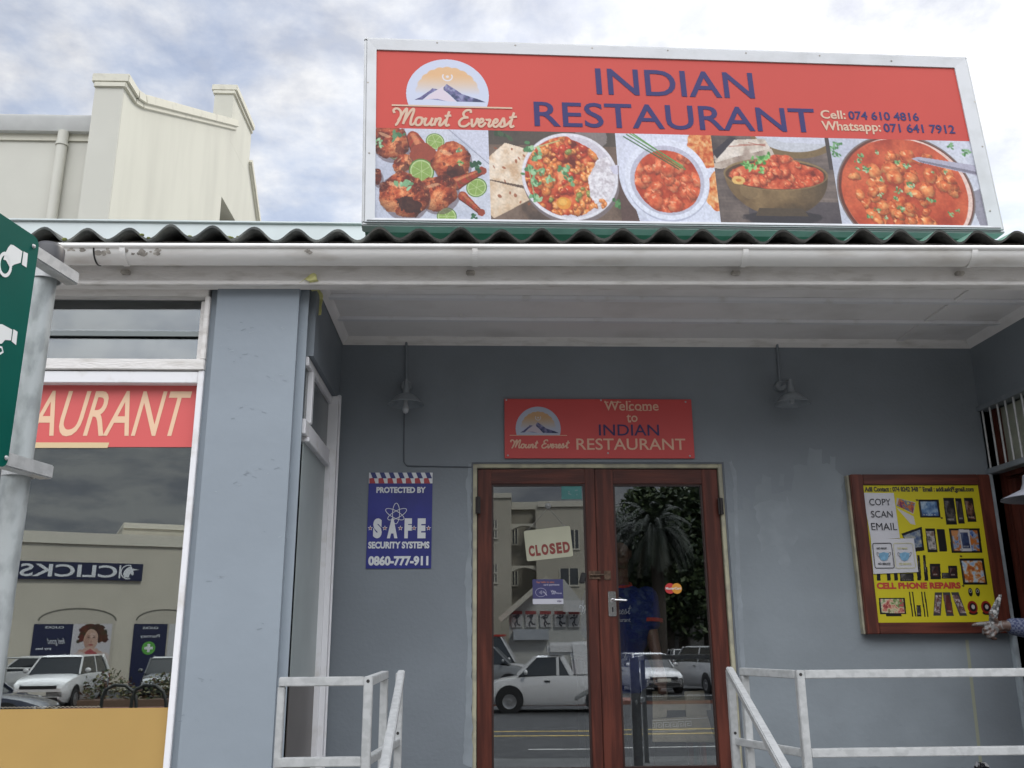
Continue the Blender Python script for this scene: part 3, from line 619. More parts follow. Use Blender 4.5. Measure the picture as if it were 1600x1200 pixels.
BP = [Vector((-0.642, -.75, 3.861)), Vector((3.238, -.535, 3.961)), Vector((-.677, -.71, 5.132))]
PB = Plane(BP[0], BP[1]-BP[0], BP[2]-BP[0]); PB.v = (PB.v-PB.u*PB.v.dot(PB.u)).normalized(); PB.n = PB.u.cross(PB.v)   # n faces the street
BW, BH, BD = 3.887, 1.272, .26
bill = thing('billboard', 'large rooftop signboard with red restaurant name band above five dish photos', 'signboard', PB.p(BW/2, 0, -BD/2))
B_ = lambda m, u0, u1, v0, v1, h0, h1: m.hexa([PB.p(*c) for c in ((u0, v0, h0), (u1, v0, h0), (u1, v0, h1), (u0, v0, h1), (u0, v1, h0), (u1, v1, h0), (u1, v1, h1), (u0, v1, h1))])
B_(MB(), .012, BW-.012, .012, BH-.012, -BD, -.02).build('cabinet', M('green cabinet', (.045, .15, .11), .5, col2=(.08, .20, .16), vs=6), bill, bevel=.01)
# outer grey rim, then the white mitred trim sloping to the face
rim = MB(); t = .02
for a in ((0, BW, 0, t), (0, BW, BH-t, BH), (0, t, t, BH-t), (BW-t, BW, t, BH-t)): B_(rim, *a, -.09, .0)
rim.build('rim', sign_al, bill, bevel=.006)
pu0, pv0 = PB.uv(584, 343); pu1, pv1 = PB.uv(1497, 106); pu1 = PB.uv(1537, 350)[0]*.5+pu1*.5; pu0 = (PB.uv(590, 77)[0]+pu0)/2
pv0 = (PB.uv(584, 343)[1]+PB.uv(1537, 351)[1])/2; pv1 = (PB.uv(590, 77)[1]+PB.uv(1497, 107)[1])/2
tr = MB(); O = [(t, t), (BW-t, t), (BW-t, BH-t), (t, BH-t)]; I = [(pu0, pv0), (pu1, pv0), (pu1, pv1), (pu0, pv1)]
k_ = [PB.p(*o, .008) for o in O]+[PB.p(*i, .004) for i in I]+[PB.p(*o, -.03) for o in O]+[PB.p(*i, -.03) for i in I]
tr.add(k_, [(i, (i+1) % 4, (i+1) % 4+4, i+4) for i in range(4)]+[((i+1) % 4, i, i+8, (i+1) % 4+8) for i in range(4)]+[(i+4, (i+1) % 4+4, (i+1) % 4+12, i+12) for i in range(4)])
tr.build('trim', M('white aluminium trim', (.56, .57, .59), .45, col2=(.44, .45, .455), vs=5, lo=.5, hi=.8), bill)
gl = MB(); B_(gl, .03, BW-.03, .026, .031, .008, .0105); B_(gl, .03, BW-.03, .009, .014, .0, .0035); gl.build('seam', M('seam', (.12, .125, .13), .5), bill)
fx = MB()
for px, py in ((683, 68), (805, 72), (925, 76), (1043, 80), (1165, 84), (1280, 88), (1392, 96), (1522, 160), (1534, 230), (1546, 330), (575, 130), (577, 240)):
    u, v = PB.uv(px, py); fx.lathe([(.006, 0), (.006, .004), (0, .005)], PB.p(u, v, .004), PB.n, 10)
fx.build('rivet', grime, bill)
bandv = (PB.uv(586, 198)[1]+PB.uv(1518, 221)[1])/2
B_(MB(), pu0, pu1, bandv, pv1, -.03, -.004).build('name_band', red_b, bill)
hh = -.003
tx = MB(); ltr(tx, 'INDIAN', PB, (932.5, 146.8), (1174.8, 113.5), h=hh+.001, bold=.009); ltr(tx, 'RESTAURANT', PB, (835.5, 196.8), (1271, 169.3), h=hh+.001, bold=.009)
tx.build('lettering', navy, bill)
tx = MB(); ltr(tx, '074 610 4816', PB, (1327, 186.2), (1434.5, 175.8), h=hh+.001, bold=.022); ltr(tx, '071 641 7912', PB, (1382, 206), (1490.7, 195), h=hh+.001, bold=.022)
tx.build('phone_number', navy, bill)
tx = MB(); ltr(tx, 'Cell:', PB, (1283.3, 185), (1320, 172.5), h=hh+.001, bold=.022); ltr(tx, 'Whatsapp:', PB, (1285.8, 207.6), (1374.8, 190.8), h=hh+.001, bold=.022)
script_name(tx, PB, PB.uv(612, 194.5), PB.uv(806.5, 173.5), .015, hh+.001)
ru0, rv0 = PB.uv(612, 164.5); ru1, rv1 = PB.uv(800.5, 168.5); rv0 = (rv0+rv1)/2
flat(tx, PB, [(ru0, rv0-.005), (ru1, rv0-.005), (ru1, rv0+.006), (ru0, rv0+.006)], hh+.002); tx.build('cream_lettering', peach, bill)
cu, cv = PB.uv(699.5, 157); cr_ = (PB.uv(764.3, 158)[0]-PB.uv(634.8, 157)[0])/2
emblem('emblem', PB, (cu, PB.uv(699, 92.2)[1]-cr_), cr_, rv0+.004, bill, hh+.0005, gain=.78)

# ---- the five dish pictures
ORANGE = [(105, 32, 20), (160, 55, 30), (195, 75, 42), (222, 105, 62), (235, 160, 110)]
CURRY = [(120, 34, 20), (176, 62, 38), (200, 82, 50), (214, 100, 66), (232, 150, 105)]
def herb(c, x, y, s, seed, col=((70, 125, 60), (110, 165, 90), (150, 195, 130))):
    r = random.Random(seed)
    for _ in range(9):
        a = r.uniform(0, 360); d = r.uniform(0, s); c.ell(x+d*math.cos(rad(a)), y+d*math.sin(rad(a))*.8, s*r.uniform(.25, .45), s*r.uniform(.15, .3), r.choice(col), r.uniform(0, 180), .5, seed+3)
def lime(c, x, y, r, rot=0, sq=.85):
    c.ell(x, y, r, r*sq, (92, 128, 58), rot); c.ell(x, y, r*.9, r*.9*sq, (190, 208, 150), rot); c.ell(x, y, r*.8, r*.8*sq, (140, 168, 88), rot)
    for k in range(6): a = rad(60*k+rot); c.line(x, y, x+r*.8*math.cos(a), y+r*.8*sq*math.sin(a), 1.1, (188, 205, 145))
def dome(c, x, y, rx, ry, rot, lo=.80, hi=1.08):      # printed light on a lump: bright upper left, dark lower edge
    a, n = math.cos(rad(rot)), math.sin(rad(rot)); X, Y = c.X-x, c.Y-y; u = (X*a+Y*n)/rx; v = (-X*n+Y*a)/ry
    return np.clip(lo+(hi-lo)*(1-np.clip(u*u+v*v, 0, 1))**.6-.15*(X/rx*.5+Y/ry*.9), .45, 1.3)
def shade(c, m, k): m = m[..., None]; c.a = c.a*(1-m)+np.clip(c.a*k[..., None], 0, 255)*m
def chunks(c, m, n, rr, seed, pal, hl=(255, 222, 180)):
    r = random.Random(seed); ys, xs = np.nonzero(m > .6)
    for k in range(n):
        i = r.randrange(len(xs)); x, y = xs[i], ys[i]; s = r.uniform(*rr); rot = r.uniform(0, 180); q = r.uniform(.55, .95)
        c.put(c.em(x+1, y+1.8, s*1.08, s*q*1.1, rot, .5, seed+k)*m, pal[0], .4)
        mm = c.em(x, y, s, s*q, rot, .9, seed+k)*m; c.tex(mm, pal[1:], s*.7, seed+k); shade(c, mm, dome(c, x, y, s, s*q, rot))
        for _ in range(2): c.put(c.em(x-s*r.uniform(.1, .5), y-s*r.uniform(.1, .5)*q, s*r.uniform(.08, .3), s*.1, r.uniform(-60, 60), .9, seed+k)*mm, hl, .6)
def pic_chicken():
    c = Canvas(280, 214, (196, 199, 214)); S = 4/3; c.tex(np.ones((214, 280)), [(186, 190, 206), (206, 208, 221)], 80, 2)
    c.line(180, 0, 280, 83, 2, (150, 152, 170)); c.poly([(186, 0), (280, 0), (280, 78)], (204, 206, 222))
    def meat(x, y, rx, ry, rot, seed, dark=0.):
        c.put(c.em(x+4, y+7, rx*1.02, ry*1.06, rot, .12, seed), (88, 70, 74), .55)
        m = c.em(x, y, rx, ry, rot, .38, seed); c.tex(m, [(88, 30, 20), (138, 50, 30), (176, 76, 44), (200, 104, 62), (222, 146, 98)], 26, seed, 1.15); shade(c, m, dome(c, x, y, rx, ry, rot, .7, 1.08)); w_ = np.sin((c.X*math.cos(rad(rot+50))+c.Y*math.sin(rad(rot+50)))*.42+fbm(214, 280, 18, seed+21)*9); c.put(m*np.clip(w_-.62, 0, 1)*1.6, (112, 40, 24), .55); c.put(m*np.clip(-w_-.70, 0, 1)*1.6, (232, 160, 108), .5)
        n = fbm(214, 280, 14, seed+5); c.put(m*np.clip((n-.62)*9, 0, 1), (84, 26, 18), .65); n = fbm(214, 280, 5, seed+9); c.put(m*np.clip((n-.70)*8, 0, 1), (60, 20, 16), .5); c.put(m*np.clip((fbm(214, 280, 6, seed+11)-.74)*9, 0, 1), (238, 170, 116), .6)
        c.put(c.em(x-rx*.3, y-ry*.42, rx*.34, ry*.10, rot, .9, seed+1)*m, (250, 206, 160), .55)
        if dark: c.put(c.em(x+rx*.25, y+ry*.5, rx*.5, ry*.35, rot, .7, seed+2)*m, (44, 18, 18), dark)
    def bone(x0, y0, x1, y1, w0, w1, seed):
        for i in range(13): t = i/12; q = w0+(w1-w0)*t**.7; c.ell(x0+(x1-x0)*t, y0+(y1-y0)*t+2, q, q*.92, (96, 34, 22))
        for i in range(13): t = i/12; q = w0+(w1-w0)*t**.7; c.ell(x0+(x1-x0)*t, y0+(y1-y0)*t, q*.9, q*.85, (150+20*math.sin(i*1.7), 60+12*math.sin(i*2.3), 38), 0, .2, seed+i)
        for i in range(11): t = i/12; q = w0+(w1-w0)*t**.7; c.ell(x0+(x1-x0)*t-1, y0+(y1-y0)*t-q*.4, q*.45, q*.22, (226, 150, 104), 0, .4, seed+i, .5)
        c.ell(x1, y1, w1*1.5, w1*1.4, (150, 66, 46), 0, .4, seed)
    lime(c, 146, 30, 23, 10); lime(c, 50, 56, 24, 20)
    meat(36, 34, 46, 40, 20, 11); bone(92, 20, 118, 70, 16, 24, 5); meat(66, 84, 26, 20, -40, 22, .5); lime(c, 112, 102, 31, 30, .95); lime(c, 246, 138, 26, -20); lime(c, 172, 206, 24, 0)
    meat(186, 78, 45, 50, 20, 13, .6); bone(196, 128, 262, 98, 17, 7, 60); meat(152, 152, 48, 40, -14, 16); meat(68, 156, 62, 50, 15, 15, .8); bone(212, 158, 256, 196, 12, 6, 80); meat(4, 116, 12, 18, 0, 20)
    G1 = ((128, 172, 128), (156, 196, 156), (100, 146, 104)); G2 = ((40, 82, 56), (62, 110, 74))
    herb(c, 70, 132, 20, 1, G1); herb(c, 54, 18, 17, 2, ((70, 116, 80), (96, 140, 100))); herb(c, 10, 36, 12, 3, G1); herb(c, 202, 52, 10, 4, G1); herb(c, 208, 80, 8, 5); herb(c, 250, 90, 18, 6, G2); herb(c, 236, 206, 11, 8, G2); return c
def pic_chickpea():
    c = Canvas(236, 160, (92, 74, 66)); c.tex(np.ones((160, 236)), [(66, 54, 50), (104, 84, 72), (120, 100, 88)], 40, 3); c.rect(0, 0, 236, 26, (70, 64, 58), .7); c.ell(190, 10, 30, 24, (150, 140, 140), 0, .3, 2, .7); herb(c, 25, 8, 16, 30, ((48, 70, 48), (66, 90, 62)))
    m = c.poly([(0, 48), (30, 22), (75, 34), (100, 60), (70, 100), (0, 88)], (226, 204, 180)); c.tex(m, [(206, 172, 140), (230, 208, 184), (240, 224, 206)], 16, 4); m2 = c.poly([(0, 90), (62, 104), (80, 118), (6, 156), (0, 150)], (226, 206, 184)); c.tex(m2, [(210, 180, 150), (232, 212, 190)], 16, 5)
    r = random.Random(5)
    for _ in range(16): c.ell(r.uniform(4, 70), r.uniform(32, 145), r.uniform(1.5, 4), r.uniform(1, 3), (150, 80, 52), r.uniform(0, 90), .4, 3, .8)
    c.ell(148, 86, 89, 79, (120, 108, 110)); c.ell(146, 80, 88, 78, (226, 222, 230)); c.ell(146, 80, 83, 73, (205, 198, 208)); disc = c.em(146, 80, 82, 72)
    food = disc*(c.em(130, 80, 76, 74, 10, .25, 6) > .3); c.tex(food, ORANGE, 22, 7); chunks(c, food, 120, (4, 9), 3, [(120, 48, 24), (186, 92, 46), (216, 128, 66), (232, 168, 104)]); chunks(c, food, 20, (5, 10), 9, [(120, 30, 20), (170, 50, 30), (204, 76, 46)]); chunks(c, food, 8, (4, 8), 19, [(70, 80, 30), (120, 130, 60), (150, 155, 90)])
    rice = disc*c.em(206, 92, 27, 48, 15, .35, 8); c.tex(rice, [(196, 186, 192), (226, 220, 226), (238, 234, 238)], 5, 9); c.ell(132, 128, 13, 11, (226, 150, 60), 0, .2, 3); c.ell(130, 126, 8, 6, (238, 180, 90)); chunks(c, c.em(196, 128, 14, 10), 10, (3, 6), 21, [(150, 70, 30), (210, 120, 60), (226, 150, 90)])
    for x, y, s, k in ((78, 30, 16, 1), (86, 48, 14, 2), (70, 70, 14, 3), (82, 92, 12, 4), (80, 118, 12, 5), (95, 72, 10, 6), (136, 70, 12, 7), (148, 86, 12, 8), (112, 86, 10, 9)): herb(c, x, y, s, k+40, ((80, 130, 85), (120, 170, 120), (160, 200, 155)))
    c.line(84, 30, 130, 16, 2, (190, 190, 130)); c.line(70, 60, 80, 120, 1.6, (150, 185, 130)); c.poly([(220, 62), (236, 58), (236, 76), (226, 74)], (210, 206, 224)); herb(c, 230, 126, 12, 60, ((60, 105, 62), (90, 140, 88)))
    return c
def pic_butter():
    c = Canvas(186, 160, (205, 206, 222)); c.rect(0, 0, 186, 160, (206, 207, 224)); c.tex(np.ones((160, 186)), [(196, 198, 218), (214, 216, 230)], 70, 2); c.poly([(0, 60), (8, 60), (34, 160), (0, 160)], (92, 70, 66)); c.ell(104, 72, 103, 98, (210, 212, 228)); c.ell(104, 72, 101, 96, (216, 218, 234))
    m = c.ell(172, 22, 38, 40, (230, 170, 110), 0, .2, 4); c.tex(m, [(196, 84, 40), (226, 150, 90), (240, 200, 150)], 9, 5); m = c.ell(190, 100, 24, 40, (226, 160, 100), 20, .2, 5); c.tex(m, [(196, 84, 40), (226, 150, 90), (240, 200, 150)], 9, 6)
    c.ell(92, 84, 80, 74, (180, 182, 202)); c.ell(92, 82, 80, 73, (224, 226, 240)); c.ell(92, 84, 70, 63, (190, 188, 205)); m = c.ell(92, 86, 62, 56, (190, 78, 46), 0, .06, 3); c.tex(m, [(168, 54, 30), (196, 76, 44), (214, 98, 62)], 20, 8); chunks(c, m, 40, (8, 16), 4, [(140, 44, 26), (190, 76, 46), (216, 104, 66), (228, 140, 98)], (244, 190, 150))
    for k, (a, b_) in enumerate((((22, 2), (120, 62)), ((28, 0), (124, 58)), ((16, 6), (116, 64)), ((34, 0), (128, 64)))): c.line(*a, *b_, 2.2, ((70, 120, 60), (110, 155, 90), (60, 100, 60), (90, 140, 76))[k])
    return c
def pic_bowl():
    c = Canvas(214, 160, (104, 92, 88)); c.tex(np.ones((160, 214)), [(72, 62, 62), (112, 98, 92), (136, 120, 112)], 34, 3); n = fbm(160, 214, 6, 11)[:, :1]; c.put(np.repeat(n, 214, 1)*.5, (66, 58, 60)); c.rect(52, 120, 214, 160, (72, 66, 74), .7)
    c.ell(150, -6, 80, 46, (122, 100, 68)); c.ell(150, -12, 74, 40, (196, 198, 206)); c.poly([(84, 0), (214, 0), (214, 12), (130, 10), (96, 2)], (206, 208, 222)); c.rect(206, 0, 214, 60, (70, 62, 62))
    m = c.poly([(0, 40), (30, 8), (96, 4), (104, 22), (60, 40), (4, 56)], (206, 190, 176)); c.tex(m, [(170, 150, 138), (214, 200, 186), (226, 214, 204)], 20, 5); m = c.poly([(36, 40), (106, 22), (110, 34), (70, 50), (10, 62), (0, 60), (0, 52)], (196, 178, 164)); c.tex(m, [(150, 130, 118), (206, 190, 176)], 14, 6)
    for k in range(3): c.line(30+k*18, 20-k*4, 96, 14+k*2, 1.2, (170, 100, 84))
    c.poly([(0, 30), (34, 2), (44, 4), (6, 44)], (52, 46, 56)); c.ell(112, 148, 70, 12, (44, 40, 46), 0, .2, 2, .8)
    m = c.em(108, 70, 92, 76)*(c.Y > 66); c.tex(m, [(74, 58, 40), (112, 88, 58), (134, 108, 74)], 50, 7); c.put(m*np.clip((c.X-120)/80, 0, 1), (62, 50, 38), .7); c.put(c.em(60, 100, 20, 16)*m, (150, 124, 88), .5); c.poly([(70, 132), (148, 132), (156, 146), (62, 146)], (80, 66, 52))
    c.ell(108, 70, 93, 30, (140, 116, 80)); c.ell(108, 71, 90, 27, (84, 60, 44)); m = c.ell(110, 72, 84, 25, (186, 74, 46), 0, .1, 3); c.tex(m, CURRY, 14, 9); m3 = c.em(112, 58, 46, 24, -6, .3, 4); c.tex(m3, CURRY, 14, 10); chunks(c, np.clip(m+m3, 0, 1), 46, (5, 11), 12, CURRY, (244, 190, 140)); c.ell(40, 82, 12, 8, (228, 184, 110), 0, .4, 5); c.ell(40, 82, 5, 3, (200, 120, 60))
    for x, y, s, k in ((80, 44, 13, 1), (66, 56, 12, 2), (94, 38, 11, 3), (56, 54, 9, 4), (84, 62, 8, 6)): herb(c, x, y, s, k+70, ((70, 135, 60), (110, 175, 95), (150, 205, 130)))
    return c
def pic_pan():
    c = Canvas(264, 160, (198, 200, 214)); c.tex(np.ones((160, 264)), [(190, 192, 208), (210, 212, 224)], 40, 3); c.ell(236, 10, 30, 12, (206, 208, 222)); c.poly([(238, 100), (264, 90), (264, 160), (250, 160)], (150, 146, 160))
    c.ell(126, 100, 125, 110, (120, 104, 100)); c.ell(126, 100, 122, 107, (104, 52, 40)); c.ell(128, 100, 118, 104, (232, 200, 190)); m = c.ell(124, 100, 114, 102, (190, 76, 46), 0, .03, 2); c.tex(m, [(164, 56, 34), (192, 78, 48), (210, 98, 62)], 34, 4)
    mm = m*c.em(128, 104, 100, 84, 0, .3, 9); chunks(c, mm, 62, (9, 17), 5, [(130, 38, 22), (184, 76, 42), (214, 116, 66), (230, 156, 98)], (250, 212, 160))
    r = random.Random(8)
    for _ in range(26): herb(c, r.uniform(40, 226), r.uniform(24, 150), r.uniform(4, 8), r.randrange(999), ((80, 130, 76), (130, 175, 120), (175, 205, 165)))
    c.poly([(148, 36), (160, 32), (264, 46), (264, 66), (160, 42)], (176, 172, 190)); c.poly([(156, 37), (264, 58), (264, 64), (162, 42)], (128, 124, 140))
    for x, y in ((6, 20), (14, 12), (10, 30), (226, 10), (252, 22)): herb(c, x, y, 8, x+y, ((80, 130, 80), (130, 175, 125)))
    return c
edges = [pu0]+[PB.uv(*p)[0] for p in ((765, 270), (966.5, 275), (1119, 280), (1306, 285))]+[pu1]
for k, (fn, lb) in enumerate(((pic_chicken, 'picture of grilled chicken legs with lime'), (pic_chickpea, 'picture of chickpea curry and rice on a white plate'), (pic_butter, 'picture of orange curry in a white bowl with chives'), (pic_bowl, 'picture of curry in a bronze bowl'), (pic_pan, 'picture of chunky curry in a wide pan'))):
    o = fn().grain().mesh('dish_picture', PB, (edges[k], pv0), (edges[k+1], bandv-.0003), -.004, bill, gain=.80); o['label'] = lb

# ================================================================= WELCOME SIGN OVER THE DOOR
PW = Plane((0, -.016, 0), (1, 0, 0)); z8 = lambda x, y: (780+x*.2, 610+y*.2)
wel = thing('welcome_sign', 'red welcome board with mountain emblem screwed to the wall above the double door', 'sign', (.77, 0, 2.67))
a0, a1 = PW.uv(788.5, 716), PW.uv(1080, 624)
MB().box(a0[0], a1[0], -.016, -.0005, a0[1], a1[1]).build('panel', red_w, wel, bevel=.002)
tx = MB(); ltr(tx, 'Welcome', PW, z8(822, 158), z8(1242, 84), bold=.012); ltr(tx, 'to', PW, z8(996, 247), z8(1079, 187), bold=.012)
for u, v, ww in ((836, 93, 34), (902, 93, 30), (940, 93, 26), (1018, 88, 16), (1022, 157, 26), (1105, 157, 20), (1140, 157, 20), (1176, 157, 20), (1018, 247, 22)):     # slab serifs
    p = PW.uv(*z8(u, v)); flat(tx, PW, [(p[0]-ww*.0004, p[1]-.003), (p[0]+ww*.0004, p[1]-.003), (p[0]+ww*.0004, p[1]+.003), (p[0]-ww*.0004, p[1]+.003)], .0025)
ltr(tx, 'RESTAURANT', PW, z8(604, 465), z8(1452, 377), bold=.008)
script_name(tx, PW, PW.uv(*z8(84, 450)), PW.uv(*z8(548, 388)), .0082); q0, q1 = PW.uv(*z8(82, 354)), PW.uv(*z8(530, 350))
flat(tx, PW, [(q0[0], q0[1]), (q1[0], q0[1]), (q1[0], q0[1]+.004), (q0[0], q0[1]+.004)], .0032); tx.build('cream_lettering', M('dull peach print', (.62, .38, .27), .45), wel)
tx = MB(); ltr(tx, 'INDIAN', PW, z8(780, 353), z8(1246, 267), bold=.006); tx.build('lettering', navy_d, wel)
cu, _ = PW.uv(*z8(304, 300)); r_l = (PW.uv(*z8(480, 300))[0]-PW.uv(*z8(128, 300))[0])/2
emblem('emblem', PW, (cu, PW.uv(*z8(304, 127))[1]-r_l), r_l, q0[1]+.003, wel, .0012)
sc = MB()
for p in ((56, 74), (795, 76), (1456, 90), (68, 508), (850, 490), (1490, 512)): u, v = PW.uv(*z8(*p)); sc.lathe([(.006, 0), (.005, .003), (0, .004)], PW.p(u, v), PW.n, 10)
sc.build('screw', sign_al, wel)

# ================================================================= SECURITY SIGN
PS = Plane((0, -.006, 0), (1, 0, 0)); z3 = lambda x, y: (540+x*.1833, 700+y*.1833)
sec_s = thing('security_sign', 'blue security company board with white letters and atom symbol on the wall', 'sign', (-.45, 0, 2.0))
s0, s1 = PS.uv(571.5, 888.5), PS.uv(676, 738.5)
nv = M('security blue', (.020, .026, .20), .35, var=.15, vs=4)
MB().box(s0[0], s1[0], -.006, -.0005, s0[1], s1[1]).build('panel', nv, sec_s)
SW, SH = s1[0]-s0[0], s1[1]-s0[1]; Q = lambda x, y: (s0[0]+x*SW, s0[1]+(1-y)*SH)     # unit coordinates, y down
st = MB(); flat(st, PS, [Q(0, 0), Q(1, 0), Q(1, .115), Q(0, .115)], .001); st.build('striped_top', white_p, sec_s)
sb, sr = MB(), MB()
for k in range(7):
    x = .02+k*.143; flat(sb, PS, [Q(x, 0), Q(x+.075, 0), Q(x+.115, .062), Q(x+.04, .062)], .002)
    flat(sr, PS, [Q(max(0, x-.015), .062), Q(x+.055, .055), Q(min(1, x+.085), .115), Q(max(0, x-.01), .115)], .0016)
sb.build('blue_stripe', M('stripe blue', (.03, .04, .16), .5), sec_s); sr.build('red_stripe', M('stripe red', (.36, .04, .05), .5), sec_s)
tx = MB(); ltr(tx, 'PROTECTED BY', PS, z3(262, 384), z3(684, 332), bold=.045); ltr(tx, 'SECURITY SYSTEMS', PS, z3(192, 858), z3(715, 797), bold=.045); ltr(tx, '0860-777-911', PS, z3(192, 1005), z3(706, 918), bold=.05)
for ch, x0, x1 in (('S', 232, 312), ('A', 352, 446), ('F', 500, 566), ('E', 612, 684)): ltr(tx, ch, PS, z3(x0, 770), z3(x1, 600), bold=.075)
for rot in (0, 62, -62):
    c0 = Vector(PS.uv(*z3(430, 570))); pts = []
    for i in range(41):
        t_ = 2*math.pi*i/40; x, y = .021*math.cos(t_), .062*math.sin(t_)+.008; a = rad(rot); pts.append(c0+Vector((x*math.cos(a)-y*math.sin(a), x*math.sin(a)+y*math.cos(a))))
    ribbon(tx, PS, pts, .0036, .003+.0006*(rot//60))
stars, starr = MB(), MB()
for x in (211, 335, 467, 584, 707):
    c0 = PS.uv(*z3(x, 684))
    for mb_, R_, h_ in ((stars, .0165, .0028), (starr, .0095, .0034)):
        flat(mb_, PS, [(c0[0]+(R_ if i % 2 == 0 else R_*.42)*math.sin(math.pi*i/5), c0[1]+(R_ if i % 2 == 0 else R_*.42)*math.cos(math.pi*i/5)) for i in range(10)], h_)
tx.build('lettering', white_p, sec_s); stars.build('star', white_p, sec_s); starr.build('star', M('star red', (.30, .03, .04), .5), sec_s)

# ================================================================= BANNER ON THE SHOP WINDOW
PV = Plane((0, YG-.004, 0), (1, 0, 0))
ban = thing('window_banner', 'red vinyl strip with slanted peach restaurant lettering inside the top of the shop window', 'banner', oy(180, 650, YG-.004))
v0, v1 = PV.uv(200, 698.5), PV.uv(200, 598.5); bx1 = xr_in-.002
flat(MB(), PV, [(-3.6, v0[1]), (bx1, v0[1]), (bx1, v1[1]), (-3.6, v1[1])], 0).build('vinyl', red_v, ban)
_, _, sz = text_shape('RESTAURANT', .006); _, _, s2 = text_shape('AURANT', .006)
ua, ub = PV.uv(47, 682)[0], PV.uv(300.5, 612)[0]; Wd = (ub-ua)*sz[0]/s2[0]
tx = MB(); letters(tx, 'RESTAURANT', PV, (ub-Wd, PV.uv(200, 682)[1]), (ub, PV.uv(200, 610.5)[1]), h=.0012, bold=.006, shear=.17); tx.build('lettering', peach_b, ban)
l0, l1 = PV.uv(168, 700), PV.uv(169, 691.5); flat(MB(), PV, [(-3.0, l0[1]), (l0[0], l0[1]), (l0[0]+.006, l1[1]), (-3.0, l1[1])], .0012).build('underline', M('cream line', (.62, .47, .27), .5), ban)

# ================================================================= THINGS ON THE DOOR GLASS
zq = lambda x, y: (760+x*.2083, 760+y*.2083)
PD = Plane(PGL.p(0, 0, .004), PGL.u)
cl = thing('closed_sign', 'cream CLOSED sign hanging crooked from a suction hook behind the left door pane', 'sign', PD.hit(856, 850))
def sub(pl, h): return Plane(pl.p(0, 0, h), pl.u)
qs = [PD.uv(*zq(*p)) for p in ((305, 563), (652, 524), (626, 295), (280, 335))]
def rounded(q, r=.012):
    P = []; q = [Vector(a) for a in q]
    for i in range(4):
        a, b_, c_ = q[i-1], q[i], q[(i+1) % 4]; p0 = b_+(a-b_).normalized()*r; p1 = b_+(c_-b_).normalized()*r
        for k in range(5): t_ = k/4; P.append(tuple((1-t_)**2*p0+2*t_*(1-t_)*b_+t_*t_*p1))
    return P
MB().prism([PD.p(*q, 0) for q in rounded(qs)], PD.n*.003).build('card', M('cream card', (.40, .40, .30), .5, var=.03), cl)
e1 = Vector(qs[1])-Vector(qs[0]); th = math.atan2(e1.y, e1.x)
PC = Plane(PD.p(*qs[0], .0032), PD.u*math.cos(th)+Vector((0, 0, 1))*math.sin(th), -PD.u*math.sin(th)+Vector((0, 0, 1))*math.cos(th))
tx = MB(); CW = e1.length; CH = (Vector(qs[3])-Vector(qs[0])).length
x = .06
for ch, wd in (('C', .125), ('L', .10), ('O', .15), ('S', .125), ('E', .115), ('D', .15)):
    letters(tx, ch, PC, (CW*x, CH*.14), (CW*(x+wd), CH*.50), h=.0012, bold=.055); x += wd+.025
tx.build('lettering', M('closed red', (.20, .035, .03), .5), cl)
hk = PD.uv(*zq(463, 146)); cd_ = MB()
for p in ((310, 330), (592, 302)): a = PD.uv(*zq(*p)); cd_.tube([PD.p(*a, .004), PD.p(hk[0], hk[1]-.01, .006)], .0011, 6)
cd_.build('string', M('thin string', (.30, .30, .29), .6), cl)
MB().lathe([(.018, 0), (.016, .004), (.006, .010), (.005, .016), (0, .017)], PD.p(*hk, 0), PD.n, 16).build('suction_hook', M('clear sucker', (.33, .34, .34), .15), cl, smooth=50)
def sticker(name, label, pl, bl, tr_, mat, cat='sticker'):
    a, b_ = pl.uv(*bl), pl.uv(*tr_); o = thing(name, label, cat, pl.p((a[0]+b_[0])/2, (a[1]+b_[1])/2))
    flat(MB(), pl, [a, (b_[0], a[1]), b_, (a[0], b_[1])], 0).build('backing', mat, o); return o, a, b_
o, a, b_ = sticker('teal_sticker', 'square teal sticker in the top corner of the left door pane', PD, (877.5, 780), (908.5, 758.5), M('teal print', (.05, .20, .195), .5, var=.1, vs=20))
r = random.Random(4); sk = MB()
for _ in range(7):
    u, v = a[0]+(b_[0]-a[0])*r.uniform(.35, .8), a[1]+(b_[1]-a[1])*r.uniform(.3, .7); flat(sk, PD, [(u+math.cos(t_)*r.uniform(.003, .009), v+math.sin(t_)*r.uniform(.002, .006)) for t_ in np.linspace(0, 5.6, 7)], .001)
sk.build('pattern', M('teal mark', (.14, .24, .24), .5), o)
o, a, b_ = sticker('payment_sticker', 'navy card payment sticker with a white foot on the left door pane', PD, (832.5, 944), (879.5, 905), M('sticker navy', (.04, .04, .13), .4))
zv = lambda x, y: (a[0]+(b_[0]-a[0])*x, b_[1]-(b_[1]-a[1])*y)
flat(MB(), PD, [zv(0, 1), zv(1, 1), zv(1, .79), zv(0, .79)], .0008).build('white_foot', M('sticker white', (.50, .50, .56), .5), o)
tx = MB(); letters(tx, 'Say hello to easy', PD, zv(.13, .17), zv(.72, .07), h=.001, bold=.01); tx.build('orange_lettering', M('sticker orange', (.45, .16, .08), .5), o)
tx = MB(); letters(tx, 'card payments', PD, zv(.36, .28), zv(.88, .18), h=.001, bold=.01); letters(tx, 'Visa', PD, zv(.59, .54), zv(.76, .44), h=.001, bold=.02); letters(tx, 'payWave', PD, zv(.63, .62), zv(.95, .53), h=.001, bold=.01)
cx, cy = zv(.27, .53); ribbon(tx, PD, [(cx+.032*math.cos(t_), cy+.025*math.sin(t_)) for t_ in np.linspace(0, 6.28, 30)], .0018, .001)
